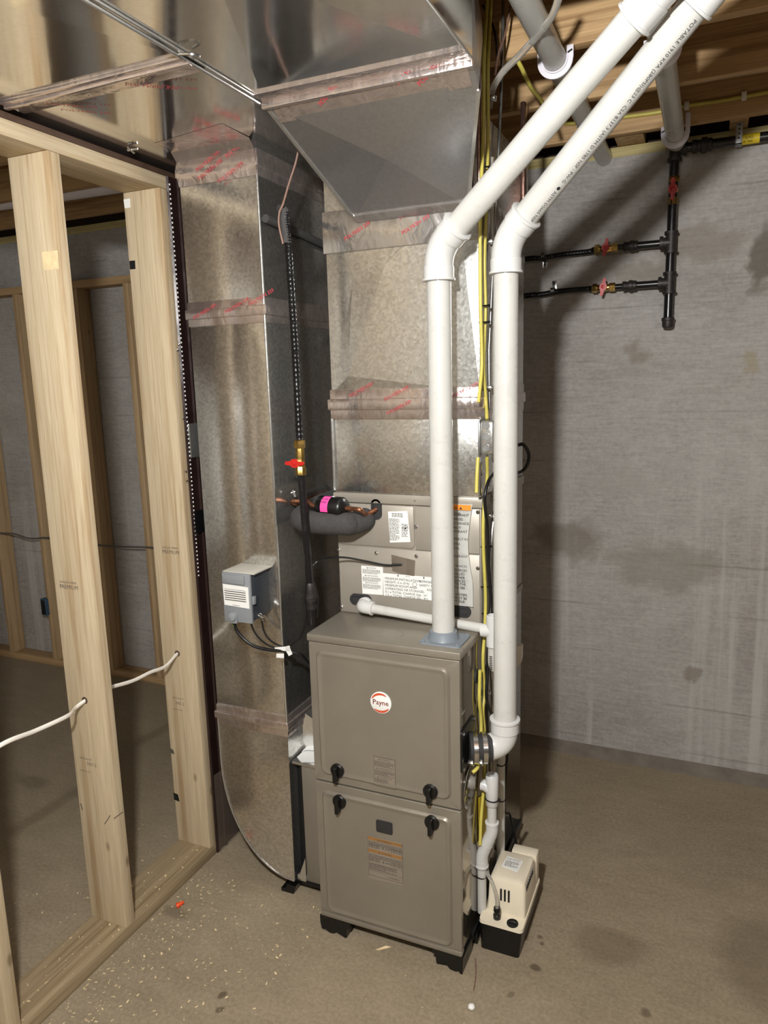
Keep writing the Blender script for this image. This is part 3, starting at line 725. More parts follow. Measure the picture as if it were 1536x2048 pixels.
q = at(953, 1352, 'x', .0); mb = MB(); mb.lathe((-.001, q.y, q.z), XU, [(0, .02), (.004, .02), (.004, 0)], 24); obj('side_grommet', mb, 'black_rubber', fu)
# feet under the furnace
F1 = [(-W-.004, ZF-.0045), (-W-.004, .03), (-W, .008), (-W+.012, .010), (-W+.022, .004), (-W+.03, .001), (-W+.042, .004), (-W+.05, .012), (-W+.062, .006), (-W+.078, 0), (-W+.084, 0), (-W+.086, .032), (-W+.098, .036), (-W+.098, ZF-.0045)]
foot('support_foot', 'black plastic foot under the front left corner of the furnace', F1, -.002, .09)
F2 = [(-.088, ZF-.0045), (-.088, .04), (-.078, .04), (-.076, .012), (-.046, .018), (-.036, .006), (-.02, .004), (-.01, .008), (-.005, 0), (.001, 0), (.004, ZF-.0045)]
foot('support_foot', 'black plastic foot under the front right corner of the furnace', F2, -.002, .09)
mb = MB(); mb.box(-.02, .006, .0905, FD, .036, ZF-.001, .002)
for k in range(4): mb.box(-.022, .009, .12+k*.14, .17+k*.14, .0, .036, .002)
tag(obj('base_rail', mb, 'black_plastic'), 'black plastic rail under the right side of the furnace', 'rail')

# ------------------------------------------------------------------ coil cabinet
ZC = 1.318
co = thing('coil_cabinet', 'taupe evaporator coil cabinet on top of the furnace, covered with white labels', 'cabinet', (-W/2, .44, ZT))
mb = MB(); mb.box(-W, 0, YP+.004, FD, ZT+.0005, ZC-.001, .002); obj('cabinet', mb, 'taupe_coil', co)
mb = MB(); mb.box(-W-.006, .006, YP-.006, FD, ZC-.028, ZC, .003); obj('top_flange', mb, 'taupe_coil', co)
def plate(name, x0, x1, z0, z1, y, th, r, mat, parent, N=5):
    mb = MB(); rr = rrect((x0+x1)/2, (z0+z1)/2, x1-x0, z1-z0, r, N); ri = rrect((x0+x1)/2, (z0+z1)/2, x1-x0-.002, z1-z0-.002, r, N)
    mb.rings([[(a, y, b) for a, b in rr], [(a, y-th+.001, b) for a, b in rr], [(a, y-th, b) for a, b in ri]]); return obj(name, mb, mat, parent)
q0 = at(829, 1100, 'y', YP)
plate('access_panel', -W+.003, q0.x, q0.z+.003, ZC-.031, YP+.0035, .0045, .012, 'taupe_coil', co)
plate('front_panel', -W+.003, -.003, ZT+.004, q0.z-.001, YP+.0035, .0040, .002, 'taupe_coil', co)
plate('side_panel', q0.x+.004, -.003, q0.z+.001, ZC-.031, YP+.0035, .0040, .002, 'taupe_coil', co)
mb = MB()
for px, py in ((831, 1002), (832, 1053), (833, 1112), (753, 1106), (678, 1099), (956, 1024), (956, 1136), (684, 1213)):
    q = at(px, py, 'y', YP-.001); obj('screw', MB().lathe((q.x, YP, q.z), (0, -1, 0), [(0, .0055), (.004, .0055), (.006, .003), (.006, 0)], 8), 'steel', co)
def grommet(cx_, cz_, w_, h, parent):
    mb = MB(); r = min(w_, h)/2-.0005
    mb.rings([[(a, YP, b) for a, b in rrect(cx_, cz_, w_, h, r, 6)], [(a, YP-.006, b) for a, b in rrect(cx_, cz_, w_-.002, h-.002, r-.001, 6)], [(a, YP-.006, b) for a, b in rrect(cx_, cz_, w_-.014, h-.014, r-.007, 6)], [(a, YP-.002, b) for a, b in rrect(cx_, cz_, w_-.016, h-.016, r-.008, 6)]])
    return obj('grommet', mb, 'black_rubber', parent)
g1 = at(753.5, 1018, 'y', YP); grommet(g1.x, g1.z, .034, .062, co)
g2 = at(722, 1199, 'y', YP); grommet(g2.x, g2.z, .072, .035, co)
g3 = at(921, 1222, 'y', YP); grommet(g3.x-.003, g3.z, .07, .034, co)
yy = YP-.0012
L = sticker(co, [(776, 1023), (815, 1022), (821, 1084), (780, 1085)], yy, 'sticker_white', 'rating_label')
a = at(776, 1023, 'y', yy-.0006); b = at(821, 1084, 'y', yy-.0006)
mb = MB(); smalltext(mb, (a.x+.012, a.y, a.z-.006), XU, ZU, .035, 3, .004, .0018, seed=20)
smalltext(mb, (a.x+.003, a.y, a.z-.022), XU, ZU, .032, 16, .0041, .0017, seed=21); smalltext(mb, (a.x+.041, a.y, a.z-.036), XU, ZU, .02, 9, .0044, .0017, seed=22)
cq = at(811, 1056, 'y', yy-.0006)
for k in range(4):
    a0 = math.pi/2*k; a1 = a0+math.pi/2; P_ = [(cq.x+r*math.cos(t), cq.y-.0006, cq.z+r*math.sin(t)) for t, r in ((a0, .0095), (a1, .0095), (a1, .0082), (a0, .0082))]; mb.quad(*P_)
mb.lathe((cq.x, cq.y, cq.z-.001), (0, -1, 0), [(0, .0028), (.0008, .0028)], 10)
obj('lettering', mb, 'ink', L)
L = sticker(co, [(722.5, 1131), (766, 1134), (766, 1190), (725, 1187)], yy, 'sticker_white', 'warning_label')
a = at(723, 1131, 'y', yy-.0006)
mb = MB()
for dz, s_ in ((-.007, 'WARNING'), (-.031, 'AVERTISSEMENT'), (-.053, 'ADVERTENCIA')):
    add_text(mb, '\u25B2'+s_, .0055, (a.x+.032, a.y, a.z+dz), XU, ZU, 'CENTER'); smalltext(mb, (a.x+.003, a.y, a.z+dz-.005), XU, ZU, .058, 4, .0036, .0016, seed=30)
obj('lettering', mb, 'ink_grey', L)
L = sticker(co, [(766, 1146), (905, 1158), (905, 1205), (767.5, 1191)], yy+.0002, 'sticker_white', 'installation_label')
mb = MB(); a = at(767, 1146, 'y', yy-.0006)
ul = (at(905, 1158, 'y', yy)-at(766, 1146, 'y', yy)).normalized(); vl = V((-ul.z, 0, ul.x))
for i, s_ in enumerate(('MINIMUM INSTALLATION', 'HEIGHT, 0 m (0 ft).', 'MINIMUM ROOM AREA', '(OPERATING OR STORAGE),', '0.1 x TOTAL CHARGE (kg) - m\u00b2', '(15 x TOTAL CHARGE (lbs - ft\u00b2).')):
    add_text(mb, s_, .0098, a + ul*.004 - vl*(.0185+i*.0102), ul, vl)
for i, s_ in enumerate(('REFRIGERANT', 'SAFETY GROUP', 'A2L')): add_text(mb, s_, .0098, a + ul*(.112 if i < 2 else .135) - vl*(.0185+i*.0115), ul, vl)
add_text(mb, 'ATTN.', .005, a+ul*.07-vl*.006, ul, vl)
for t in (.045, .125): mb.quad(*[a+ul*(t+x)-vl*(z)+V((0, -.0006, 0)) for x, z in ((0, .001), (.003, .001), (.003, .007), (0, .007))])
cq = a+ul*.098-vl*.026
for k in range(4):
    a0 = math.pi/2*k; a1 = a0+math.pi/2; mb.quad(*[(cq.x+r*math.cos(t), cq.y-.0006, cq.z+r*math.sin(t)) for t, r in ((a0, .0085), (a1, .0085), (a1, .0072), (a0, .0072))])
obj('lettering', mb, 'ink', L)
# tall hanging warning card on the right
tc_ = [at(870, 1003, 'y', YP-.012), at(945, 1009, 'y', YP-.012)]
L = MB(); x0, x1 = at(860, 1005, 'y', YP-.01).x, at(945, 1009, 'y', YP-.01).x
zt, zb = at(945, 1009, 'y', YP-.01).z, at(943, 1213, 'y', YP-.006).z
rows = []
for k in range(13):
    t = k/12; z = zt+(zb-zt)*t; bow = .006+.006*math.sin(t*3.0)**2*(1-t*.4)
    xr = x1-.012*math.sin(math.pi*min(1, t*1.35))+.0*t
    rows.append([(x0, YP-.004-bow*.4, z), ((x0+x1)/2, YP-.004-bow*.7, z), (xr, YP-.004-bow, z)])
L.rings(rows, False, False, False); bmesh.ops.solidify(L.bm, geom=L.bm.faces[:], thickness=.0008)
card = obj('warning_card', L, 'sticker_white', co)
yc = YP-.0135
mb = MB(); q = at(945, 1010, 'y', yc); mb.quad((x0+.002, yc, q.z-.001), (x1-.003, yc, q.z-.001), (x1-.004, yc-.001, q.z-.0155), (x0+.002, yc-.001, q.z-.0155)); obj('orange_band', mb, 'sticker_orange', card)
CARD = ((925, 1019, 'WARNING \u25B2'), (921, 1030, 'THE'), (938, 1033, 'REFRIGERANT'), (926, 1041, 'REPAIRED'), (938, 1050, 'SEALED SERVICE'), (922, 1058, 'DO NOT'), (935, 1066, 'REFRIGERANT'), (936, 1081, 'PROPERLY IN'), (920, 1090, 'WITH'), (920, 1098, 'LOCAL'), (936, 1115, 'REFRIGERANT'), (934, 1134, 'DEVICES WHICH'), (934, 1142, 'IGNITION SOURCES'), (930, 1149, 'INSTALLED'), (930, 1156, 'WORK, OTHER'), (931, 1163, 'BY DEVICES'), (932, 1169, 'UNITS WITH THE'), (930, 1176, 'APPLIANCE, SEE'), (934, 1190, 'AIR CON SYSTEM'), (934, 1197, 'IT MUST BE'), (930, 1203, 'EXCEPT FOR'))
for lo_, hi_ in ((0, 1070), (1070, 1125), (1125, 1300)):
    mb = MB()
    for px, py, s_ in CARD:
        if lo_ <= py < hi_:
            q = at(px, py+(0 if py < 1060 else (py-1060)*.02), 'y', yc); add_text(mb, s_, .0098, (q.x, yc, q.z), XU, ZU, 'RIGHT', .0012)
    obj('lettering', mb, 'ink', card)
# foil patch with thermostat wire
L = MB(); L.prism([at(a_, b_, 'y', YP-.001) for a_, b_ in ((783, 1109), (831, 1121), (829, 1152), (800, 1147), (785, 1141))], (0, -.002, 0)); obj('foil_patch', L, 'foil_seam', co)

# ------------------------------------------------------------------ PVC vent and intake
PR = .0302
def arc_elbow(mb, c, d0, d1, R, r, n=8, ends=0.0):
    c = V(c); d0 = V(d0).normalized(); d1 = V(d1).normalized()
    p = c - d0*R; q = c + d1*R; pts = []
    for k in range(n+1):
        s = k/n; pts.append(p*(1-s)**2 + c*2*s*(1-s) + q*s*s)
    mb.tube(([p-d0*ends] if ends else [])+pts+([q+d1*ends] if ends else []), r, 24); return p, q
def hub(mb, p, d, L_, r, lip=.003):
    mb.lathe(p, d, [(0, r-.002), (.001, r), (L_-.007, r), (L_-.006, r+lip), (L_-.001, r+lip), (L_, r)], 28)
def cyl_text(parent, s_, size, p0, axis, th0, rad, mat='ink'):
    me = text_mesh(s_, size); axis = V(axis).normalized(); p0 = V(p0)
    tocam = (CAM-p0); nn = (tocam - axis*tocam.dot(axis)).normalized(); bb = nn.cross(axis).normalized()   # u x v = n
    bb = -axis.cross(nn)*-1.0
    bb = nn.cross(axis)
    mb = MB(); vs = []
    for q in me.vertices:
        th = th0 + q.co.y/rad
        vs.append(mb.bm.verts.new(p0 + axis*q.co.x + (nn*math.cos(th)+bb*math.sin(th))*(rad+.0004)))
    for p in me.polygons:
        try: mb.bm.faces.new([vs[i] for i in p.vertices])
        except ValueError: pass
    bpy.data.meshes.remove(me); return obj('lettering', mb, mat, parent)
SL = V((VX, VY, 1.955)); SR = V((.094, .10, 1.962))
def deep(px, py, dep): return CAM + (FW + RT*((px-768)/FPX) - UP*((py-1024)/FPX))*dep
EL = deep(1270, 36, 1.37); ER = deep(1392, 8, 1.36)
vp = thing('vent_pipe', 'white PVC vent pipe rising from the furnace top and slanting to the joists', 'pipe', (VX, VY, ZT+.012))
dl = (EL-SL).normalized(); dr = (ER-SR).normalized()
obj('vertical_pipe', MB().cyl((VX, VY, ZT+.012), SL-V((0, 0, .04)), PR, 32), 'pvc', vp)
mb = MB(); a, b = arc_elbow(mb, SL, ZU, dl, .045, PR+.0055); hub(mb, SL-V((0, 0, .042)), -ZU, .036, PR+.0075); hub(mb, SL+dl*.042, dl, .036, PR+.0075); obj('elbow', mb, 'pvc_fitting', vp)
obj('slanted_pipe', MB().cyl(SL+dl*.04, EL+dl*.02, PR, 32), 'pvc', vp)
dh = V((.80, -.55, .16)).normalized(); C2 = EL+dl*.085
mb = MB(); hub(mb, EL+dl*.045, -dl, .05, PR+.0075); arc_elbow(mb, C2, dl, dh, .04, PR+.0055); hub(mb, C2+dh*.035, dh, .03, PR+.0075); obj('elbow', mb, 'pvc_fitting', vp)
obj('end_pipe', MB().cyl(C2+dh*.03, C2+dh*.5, PR, 32), 'pvc', vp)
ip = thing('intake_pipe', 'white PVC intake pipe from the furnace side with black lettering on its slanting run', 'pipe', (.094, .10, .66))
IX, IY = .094, .10
obj('vertical_pipe', MB().cyl((IX, IY, .715), SR-V((0, 0, .04)), PR, 32), 'pvc', ip)
mb = MB(); arc_elbow(mb, SR, ZU, dr, .045, PR+.0055); hub(mb, SR-V((0, 0, .042)), -ZU, .036, PR+.0075); hub(mb, SR+dr*.042, dr, .036, PR+.0075); obj('elbow', mb, 'pvc_fitting', ip)
obj('slanted_pipe', MB().cyl(SR+dr*.04, ER+dr*.02, PR, 32), 'pvc', ip)
C3 = ER+dr*.085
mb = MB(); hub(mb, ER+dr*.045, -dr, .05, PR+.0075); arc_elbow(mb, C3, dr, dh, .04, PR+.0055); hub(mb, C3+dh*.035, dh, .03, PR+.0075); obj('elbow', mb, 'pvc_fitting', ip)
obj('end_pipe', MB().cyl(C3+dh*.03, C3+dh*.5, PR, 32), 'pvc', ip)
LT = (ER-SR).length
cyl_text(ip, 'POTABLE 1910 KPA (280PSI)@23 C  CSA B137.3 (ASTM D 1785 NSF - PW-G   \u25CF ASTM D2665 NSF - dwv  LISTED 45WA', .0112, ER-dr*.015, -dr, .52, PR)
lo = V((IX, IY, .655)); into = V((0-IX, PY-IY, 0)).normalized()
mb = MB(); arc_elbow(mb, lo, into*-1, ZU, .052, PR+.005, 10); hub(mb, lo+V((0, 0, .045)), ZU, .038, PR+.0075); obj('elbow', mb, 'pvc_fitting', ip)
mb = MB(); mb.lathe(V((.007, PY, .655)), -into, [(0, .041), (.012, .041), (.014, .038), (.05, .038), (.052, .036), (.06, .036)], 32); obj('rubber_coupling', mb, 'black_rubber', ip)
for t in (.009, .034):
    mb = MB(); mb.lathe(V((.007, PY, .655))-into*t, -into, [(0, .040), (0, .0425), (.012, .0425), (.012, .040)], 32)
    q = V((.007, PY, .655))-into*(t+.006); mb.obox(q+V((0, -.034, -.026)), (.007, 0, 0), (0, .007, -.007), (0, .004, .004), .001); obj('hose_clamp', mb, 'steel', ip)
# overhead PVC pipes and their hangers
def overhead(name, label, x, z, y0, y1, sl=0.0, yr=0.0):
    o = thing(name, label, 'pipe', (x, (y0+y1)/2, z)); obj('pipe', MB().cyl((x, y0, z+sl*(y0-yr)), (x, y1, z+sl*(y1-yr)), PR, 32), 'pvc', o); return o
pa_ = at(1103, 105, 'z', 2.456); pb_ = at(1350, 266, 'z', 2.454)
overhead('overhead_pipe', 'white PVC pipe under the joists left of the two slanting pipes', pa_.x, pa_.z, -2.6, YW-.001)
overhead('overhead_pipe', 'white PVC pipe under the joists right of the slanting pipes, above the black gas piping', pb_.x, pb_.z, -2.6, YW-.001)
def hanger(x, z, y, label, flip=1):
    mb = MB(); prof = [(PR+.0005, -.010), (PR+.004, -.010), (PR+.004, -.004), (PR+.016, -.003), (PR+.016, .003), (PR+.004, .004), (PR+.004, .010), (PR+.0005, .010)]
    rings = []
    for k in range(21):
        a = math.radians(-185+190*k/20); rings.append([(x+flip*r*math.cos(a), y+dy, z+r*math.sin(a)) for r, dy in prof])
    mb.rings(rings)
    o = thing('pipe_hanger', label, 'hanger', (x, y, z-PR-.016), 'white plastic pipe hooks'); obj('hook', mb, 'pvc_hanger', o)
    mb = MB(); xs = x+flip*(PR+.008); mb.box(xs-.009, xs+.009, y-.003, y+.003, z-.002, z+.03, .002); obj('hook_tip', mb, 'pvc_hanger', o); mb = MB(); mb.box(x-flip*(PR+.009)-.008, x-flip*(PR+.009)+.008, y-.003, y+.003, z-.002, ZJ+.03, .002); obj('strap', mb, 'pvc_hanger', o)
    mb = MB(); mb.obox((xs, y-.0036, z+.014), (.006, 0, .003), (0, .0006, 0), (-.001, 0, .002)); obj('slot', mb, 'zip_black', o)
hanger(pa_.x, pa_.z, .412, 'white plastic hook under the left overhead pipe')
hanger(pb_.x, pb_.z, .475, 'white plastic hook on the right overhead pipe, half hidden by the lettered pipe', -1)
hanger(pb_.x, pb_.z, 1.218, 'white plastic hook on the right overhead pipe just above the black gas piping', -1)

# ------------------------------------------------------------------ condensate
cdl = thing('coil_drain_line', 'thin white PVC drain line from the coil along the furnace top to a clear trap', 'pipe', (-.15, .15, 1.0))
DR = .0134; yd = .155
a = at(722, 1213, 'y', yd); b = at(968, 1257, 'y', yd)
zd_ = (a.z+b.z)/2
p0 = V((a.x, YP-.004, a.z)); p1 = V((a.x, yd, a.z)); p2 = V((b.x, yd, b.z))
mb = MB(); mb.tube(fillet([p0, p1, p1+(p2-p1).normalized()*.035], .022), .0185, 20); hub(mb, p1+(p2-p1).normalized()*.022, (p2-p1), .018, .0185, .002); hub(mb, p0+V((0, -.004, 0)), (0, -1, 0), .014, .0185, .002); obj('elbow', mb, 'pvc_fitting', cdl)
obj('pipe', MB().cyl(p1+(p2-p1)*.1, p2, DR, 20), 'pvc', cdl)
t0 = at(986, 1262, 'y', yd)
mb = MB(); mb.lathe((t0.x, yd, t0.z-.045), ZU, [(0, .0165), (.002, .0185), (.088, .0185), (.09, .016), (.07, .0135), (.07, 0)], 24); mb.cyl((t0.x-.032, yd, t0.z-.001), (t0.x, yd, t0.z), .0185); obj('tee', mb, 'pvc_fitting', cdl)
mb = MB(); mb.tube(fillet([(t0.x, yd, t0.z-.04), (t0.x, yd, t0.z-.115), (t0.x+.05, yd+.08, t0.z-.115), (t0.x+.05, yd+.08, t0.z-.06)], .03), .0142, 18); obj('clear_trap', mb, 'clear_trap', cdl)
mb = MB(); q = V((t0.x, yd, t0.z-.085)); me_ = 0
for k in range(8): mb.box(q.x-.006, q.x+.002, yd-.0152, yd-.0148, q.z-.02+k*.005, q.z-.0175+k*.005)
obj('barcode', mb, 'ink', cdl)
# standpipe down the side behind the intake
q0 = at(1000, 1485, 'y', .30); q1 = at(999, 1720, 'y', .30); xq = max(.03, (q0.x+q1.x)/2)
sdp = thing('drain_standpipe', 'grey-white PVC drain pipe down the furnace side behind the drain tee', 'pipe', (xq, .30, .1))
obj('pipe', MB().cyl((xq, .30, .115), (xq, .30, .80), DR, 20), 'pvc', sdp)
def ziptie(px, py, y, rx, label, parent_pos=None):
    q = at(px, py, 'y', y); mb = MB()
    mb.tube([(q.x+rx*math.cos(t), y+rx*math.sin(t), q.z+.001*math.sin(2*t)) for t in [2*math.pi*k/20 for k in range(21)]], .002, 6)
    mb.box(q.x+rx-.001, q.x+rx+.006, y-.003, y+.003, q.z-.003, q.z+.003, .001)
    return tag(obj('zip_tie', mb, 'zip_black'), label, 'zip tie', 'black zip ties')
# pump drain assembly
yp_ = .155
pd_ = thing('pump_drain_pipe', 'white PVC drain pipe with open tee standing in the condensate pump', 'pipe', (.03, yp_, .1))
B0 = at(964, 1828, 'y', yp_); B1 = at(961, 1712, 'y', yp_); B2 = at(987, 1664, 'y', yp_); B3 = at(984, 1592, 'y', yp_); B4 = at(984, 1549, 'y', yp_)
xl = B0.x; xr_ = B3.x
obj('lower_pipe', MB().cyl((xl, yp_, .085), (xl, yp_, B1.z), DR, 20), 'pvc', pd_)
mb = MB(); mb.tube(fillet([(xl, yp_, B1.z-.028), (xl, yp_, B1.z+.004), (xr_, yp_, B2.z), (xr_, yp_, B2.z+.028)], .02), .0175, 22); hub(mb, (xl, yp_, B1.z-.008), -ZU, .024, .0178, .002); hub(mb, (xr_, yp_, B2.z+.008), ZU, .024, .0178, .002)
mid = V(((xl+xr_)/2, yp_, (B1.z+B2.z)/2)); mb.lathe(mid-V((.001, 0, .001)), V((xr_-xl, 0, B2.z-B1.z)), [(0, .0182), (.003, .0182)], 22); obj('offset_fitting', mb, 'pvc_fitting', pd_)
obj('upper_pipe', MB().cyl((xr_, yp_, B2.z), (xr_, yp_, B3.z), DR, 20), 'pvc', pd_)
mb = MB(); mb.lathe((xr_, yp_, B3.z-.028), ZU, [(0, .0165), (.002, .018), (B4.z-B3.z+.026, .018), (B4.z-B3.z+.028, .0165), (B4.z-B3.z+.006, .0135), (.03, .012), (.03, 0)], 24, 0, True, True)
tz = (B3.z+B4.z)/2-.004; mb.tube([(xr_, yp_, tz-.012), (xr_-.02, yp_, tz), (max(.012, xr_-.04), yp_, tz)], .0165, 20); obj('tee', mb, 'pvc_fitting', pd_)
ziptie(984, 1597, yp_, .0188, 'black zip tie round the tee of the pump drain pipe')
ziptie(962, 1751, yp_, .0145, 'black zip tie round the drain pipe just above the pump')
ziptie(1000, 1527, .30, .0145, 'black zip tie round the standpipe below the intake elbow')
ziptie(1000, 1598, .30, .0145, 'black zip tie round the standpipe beside the drain tee')
# pump
pu = thing('condensate_pump', 'beige condensate pump with black tank on the floor right of the furnace', 'pump', (.08, .23, 0))
PX0, PX1, PY0, PY1, PZT = .016, .145, .105, .352, .098
def frus(mb, a, b, z0, z1, r):
    mb.rings([[(x, y, z0) for x, y in rrect((a[0]+a[1])/2, (a[2]+a[3])/2, a[1]-a[0], a[3]-a[2], r, 4)], [(x, y, z1) for x, y in rrect((b[0]+b[1])/2, (b[2]+b[3])/2, b[1]-b[0], b[3]-b[2], r, 4)]])
mb = MB(); frus(mb, (PX0+.004, PX1-.012, PY0+.008, PY1-.01), (PX0+.002, PX1-.003, PY0+.003, PY1-.003), 0, PZT-.008, .008); obj('tank', mb, 'black_plastic', pu)
mb = MB(); frus(mb, (PX0, PX1, PY0, PY1), (PX0+.001, PX1-.001, PY0+.001, PY1-.001), PZT-.010, PZT, .012); obj('lid', mb, 'pump_beige', pu)
c0 = at(973, 1757, 'z', .2); mb = MB()
mx0, mx1, my0, my1, mz = .032, .139, .158, .30, .205
N = 4
def fr(x0, x1, y0, y1, z, r): return [(x, y, z) for x, y in rrect((x0+x1)/2, (y0+y1)/2, x1-x0, y1-y0, r, 5)]
mb.rings([fr(mx0-.004, mx1+.002, my0-.006, my1+.004, PZT, .01), fr(mx0, mx1, my0, my1, mz-.014, .012), fr(mx0+.004, mx1-.004, my0+.004, my1-.004, mz-.004, .012), fr(mx0+.012, mx1-.012, my0+.012, my1-.012, mz, .01)])
hs = obj('motor_housing', mb, 'pump_beige', pu)
mb = MB()
for k in range(3):
    x = mx0+.038+k*.0115; obj('vent_slot', MB().obox((x, my0-.0035, .158), (.0026, 0, 0), (0, .002, 0), (0, 0, .018)), 'zip_black', hs)
for k in range(7): obj('vent_slot', MB().obox((mx1-.001, my0+.02+k*.013, mz-.022), (.003, 0, 0), (0, .0022, .003), (0, -.002, .008)), 'zip_black', hs)
mb = MB(); mb.prism([(.055, .215, mz+.0002), (.105, .205, mz+.0002), (.11, .26, mz+.0002), (.06, .268, mz+.0002)], (0, 0, .0006)); lb = obj('label', mb, 'sticker_white', hs)
mb = MB(); add_text(mb, 'CAUTION', .009, (.062, .252, mz+.001), XU, YU); smalltext(mb, (.062, .243, mz+.001), XU, YU, .04, 6, .0045, .002, seed=40); obj('lettering', mb, 'ink_grey', lb)
mb = MB(); mb.box(mx0+.03, mx1+.002, my1+.006, PY1-.006, PZT, .20, .006); obj('switch_housing', mb, 'pump_beige', pu)
q = at(1025, 1846, 'z', PZT+.003); mb = MB(); mb.lathe((q.x, q.y, PZT-.001), ZU, [(0, .0165), (.005, .0165), (.006, .0145), (.003, .013), (.003, 0)], 24); mb.obox((q.x, q.y, PZT+.004), (.011, 0, 0), (0, .002, 0), (0, 0, .002)); obj('inlet_plug', mb, 'black_plastic', pu)
q = at(994, 1836, 'z', PZT); mb = MB(); mb.lathe((q.x, q.y, PZT), ZU, [(0, .011), (.012, .011), (.014, .0085), (.022, .0085), (.024, .0105), (.034, .0095)], 16); obj('barbed_outlet', mb, 'black_plastic', pu)
tag(obj('drain_tube', MB().tube(spline([(q.x, q.y, PZT+.034), (q.x-.002, q.y+.002, PZT+.065), at(984, 1765, 'y', q.y+.01), at(975, 1745, 'y', q.y+.03), at(975, 1720, 'y', .19), at(985, 1690, 'y', .21), (.034, .215, .40), (.024, .26, .8), (.016, .28, 1.2), (.012, .285, 1.6), (.012, .27, 2.2)], 8), .0055, 10), 'clear_vinyl'), 'clear vinyl tube rising from the condensate pump outlet', 'tube')
obj('power_cord', MB().tube(spline([(.10, .345, .19), at(1036, 1720, 'y', .40), at(1032, 1680, 'y', .42), at(1020, 1630, 'y', .42), at(1009, 1600, 'y', .38), (.05, .36, .75), (.03, .38, 1.0)], 8), .0042, 8), 'black_wire', pu)
tag(obj('drain_stub', MB().tube([at(1010, 1705, 'y', .45), at(1030, 1660, 'y', .45), at(1041, 1640, 'y', .5)], .006, 8), 'black_wire'), 'second black cord crossing behind the condensate pump', 'cord')

# ------------------------------------------------------------------ refrigerant lines
fd_ = thing('filter_drier', 'black filter drier with a pink label on the copper line in front of the coil', 'filter drier', (-.44, .13, 1.27))
a = at(633, 1013, 'y', .13); b = at(694, 1014, 'y', .13)
a = V((a.x, .14, a.z)); b = V((b.x, .125, b.z-.003)); dd = (b-a); Ln = dd.length
mb = MB(); mb.lathe(a, dd, [(0, .010), (.006, .026), (.012, .0315), (Ln-.014, .0315), (Ln-.006, .026), (Ln, .010)], 32); body = obj('body', mb, 'black_plastic', fd_)
mb = MB(); dn = dd.normalized(); fr_ = V((0, -1, 0)); fr_ = (fr_-dn*fr_.dot(dn)).normalized(); up_v = dn.cross(fr_)
up_v = up_v if up_v.z > 0 else -up_v
mb.rings([[a+dd*.3+dn*t+(fr_*math.cos(an)+up_v*math.sin(an))*rr for an in [math.radians(-18+100*k/14) for k in range(15)]] for t, rr in ((0, .0319), (.026, .0319))], False, False, False)
pk = obj('pink_label', mb, 'pink_label', fd_)
for th_, s_ in ((.62, 'FILTER'), (.3, 'DRIER')): cyl_text(pk, s_, .0072, a+dd*.31, dd, th_, .0322)
q1 = V((g1.x, YP-.002, g1.z))
mb = MB(); mb.tube(spline([b-dd*.06, b+dd.normalized()*.02, b+dd.normalized()*.05+V((0, 0, -.002)), q1+V((-.02, -.03, -.012)), q1], 6), .0068, 12); obj('copper_line', mb, 'copper', fd_)
mb = MB(); e0 = at(590, 1003, 'y', .18); e1 = at(615, 1000, 'y', .16)
mb.tube(spline([a+dd*.05, a-dd.normalized()*.02, V((e1.x, .16, e1.z-.006)), V((e0.x-.01, .18, e0.z)), V((X1+.03, .2, e0.z-.012)), V((X1+.012, .3, e0.z-.015)), V((X1+.012, .45, e0.z-.01))], 6), .0068, 12); obj('copper_line', mb, 'copper', fd_)
q = at(588, 990, 'y', .17); mb = MB(); mb.tube([q+V((-.004, 0, .014)), q+V((.004, 0, -.006))], .004, 8); mb.tube([q+V((-.008, 0, .006)), q+V((.006, 0, .01))], .003, 8); obj('service_valve', mb, 'steel', fd_)
s0 = at(606, 1040, 'y', .13); s1 = at(690, 1046, 'y', .13); s2 = at(722, 1042, 'y', .17)
tag(obj('suction_line', MB().tube(spline([V((s0.x-.03, .50, s0.z+.02)), V((s0.x-.032, .3, s0.z+.015)), V((s0.x-.022, .17, s0.z+.004)), V((s0.x+.005, .125, s0.z)), V((s0.x+.06, .115, s0.z-.002)), V((s1.x, .12, s1.z)), V((s2.x-.02, .14, s2.z-.004)), V((s2.x+.0, .175, s2.z)), V((s2.x+.002, .197, s2.z+.002))], 8), .033, 24), 'foam_insulation'), 'thick black foam insulated suction line under the filter drier', 'pipe')

# ------------------------------------------------------------------ gas drop left of the furnace
gd = thing('gas_drop', 'black gas line dropping between return duct and furnace with a red valve', 'gas pipe', (-.48, .05, .95))
yg = .06
G = lambda px, py, y=yg: at(px, py, 'y', y)
path = [G(570, 425), G(577, 500), G(585, 620), G(592, 740), G(599, 878)]
mb = MB(); pts = spline(path, 40); rad = [.0098+.0011*math.sin(i*2.2) for i in range(len(pts))]
mb.tube(pts, rad, 14); obj('corrugated_hose', mb, 'black_plastic', gd)
mb = MB(); mb.tube(spline([G(568, 418), G(569, 440), G(574, 487)], 6), [.0125]*13, 14); mb.tube(spline([G(565, 425, .08), G(560, 417, .16), G(567, 420, .065)], 6), .011, 12); obj('foam_sleeve', mb, 'foam_insulation', gd)
t_, b_ = G(599, 880), G(602, 948); ax_ = (b_-t_)
mb = MB(); mb.lathe(t_, ax_, [(0, .0135), (.004, .016), (.022, .016)], 6); mb.lathe(t_+ax_.normalized()*.022, ax_, [(0, .012), (.018, .0135), (.028, .0125), (.05, .0135), (.054, .016), (.075, .016)], 8); mb.lathe(t_+ax_.normalized()*.077, ax_, [(0, .015), (.012, .013)], 6); obj('brass_valve', mb, 'brass', gd)
vc = G(597, 925)+V((0, -.018, 0))
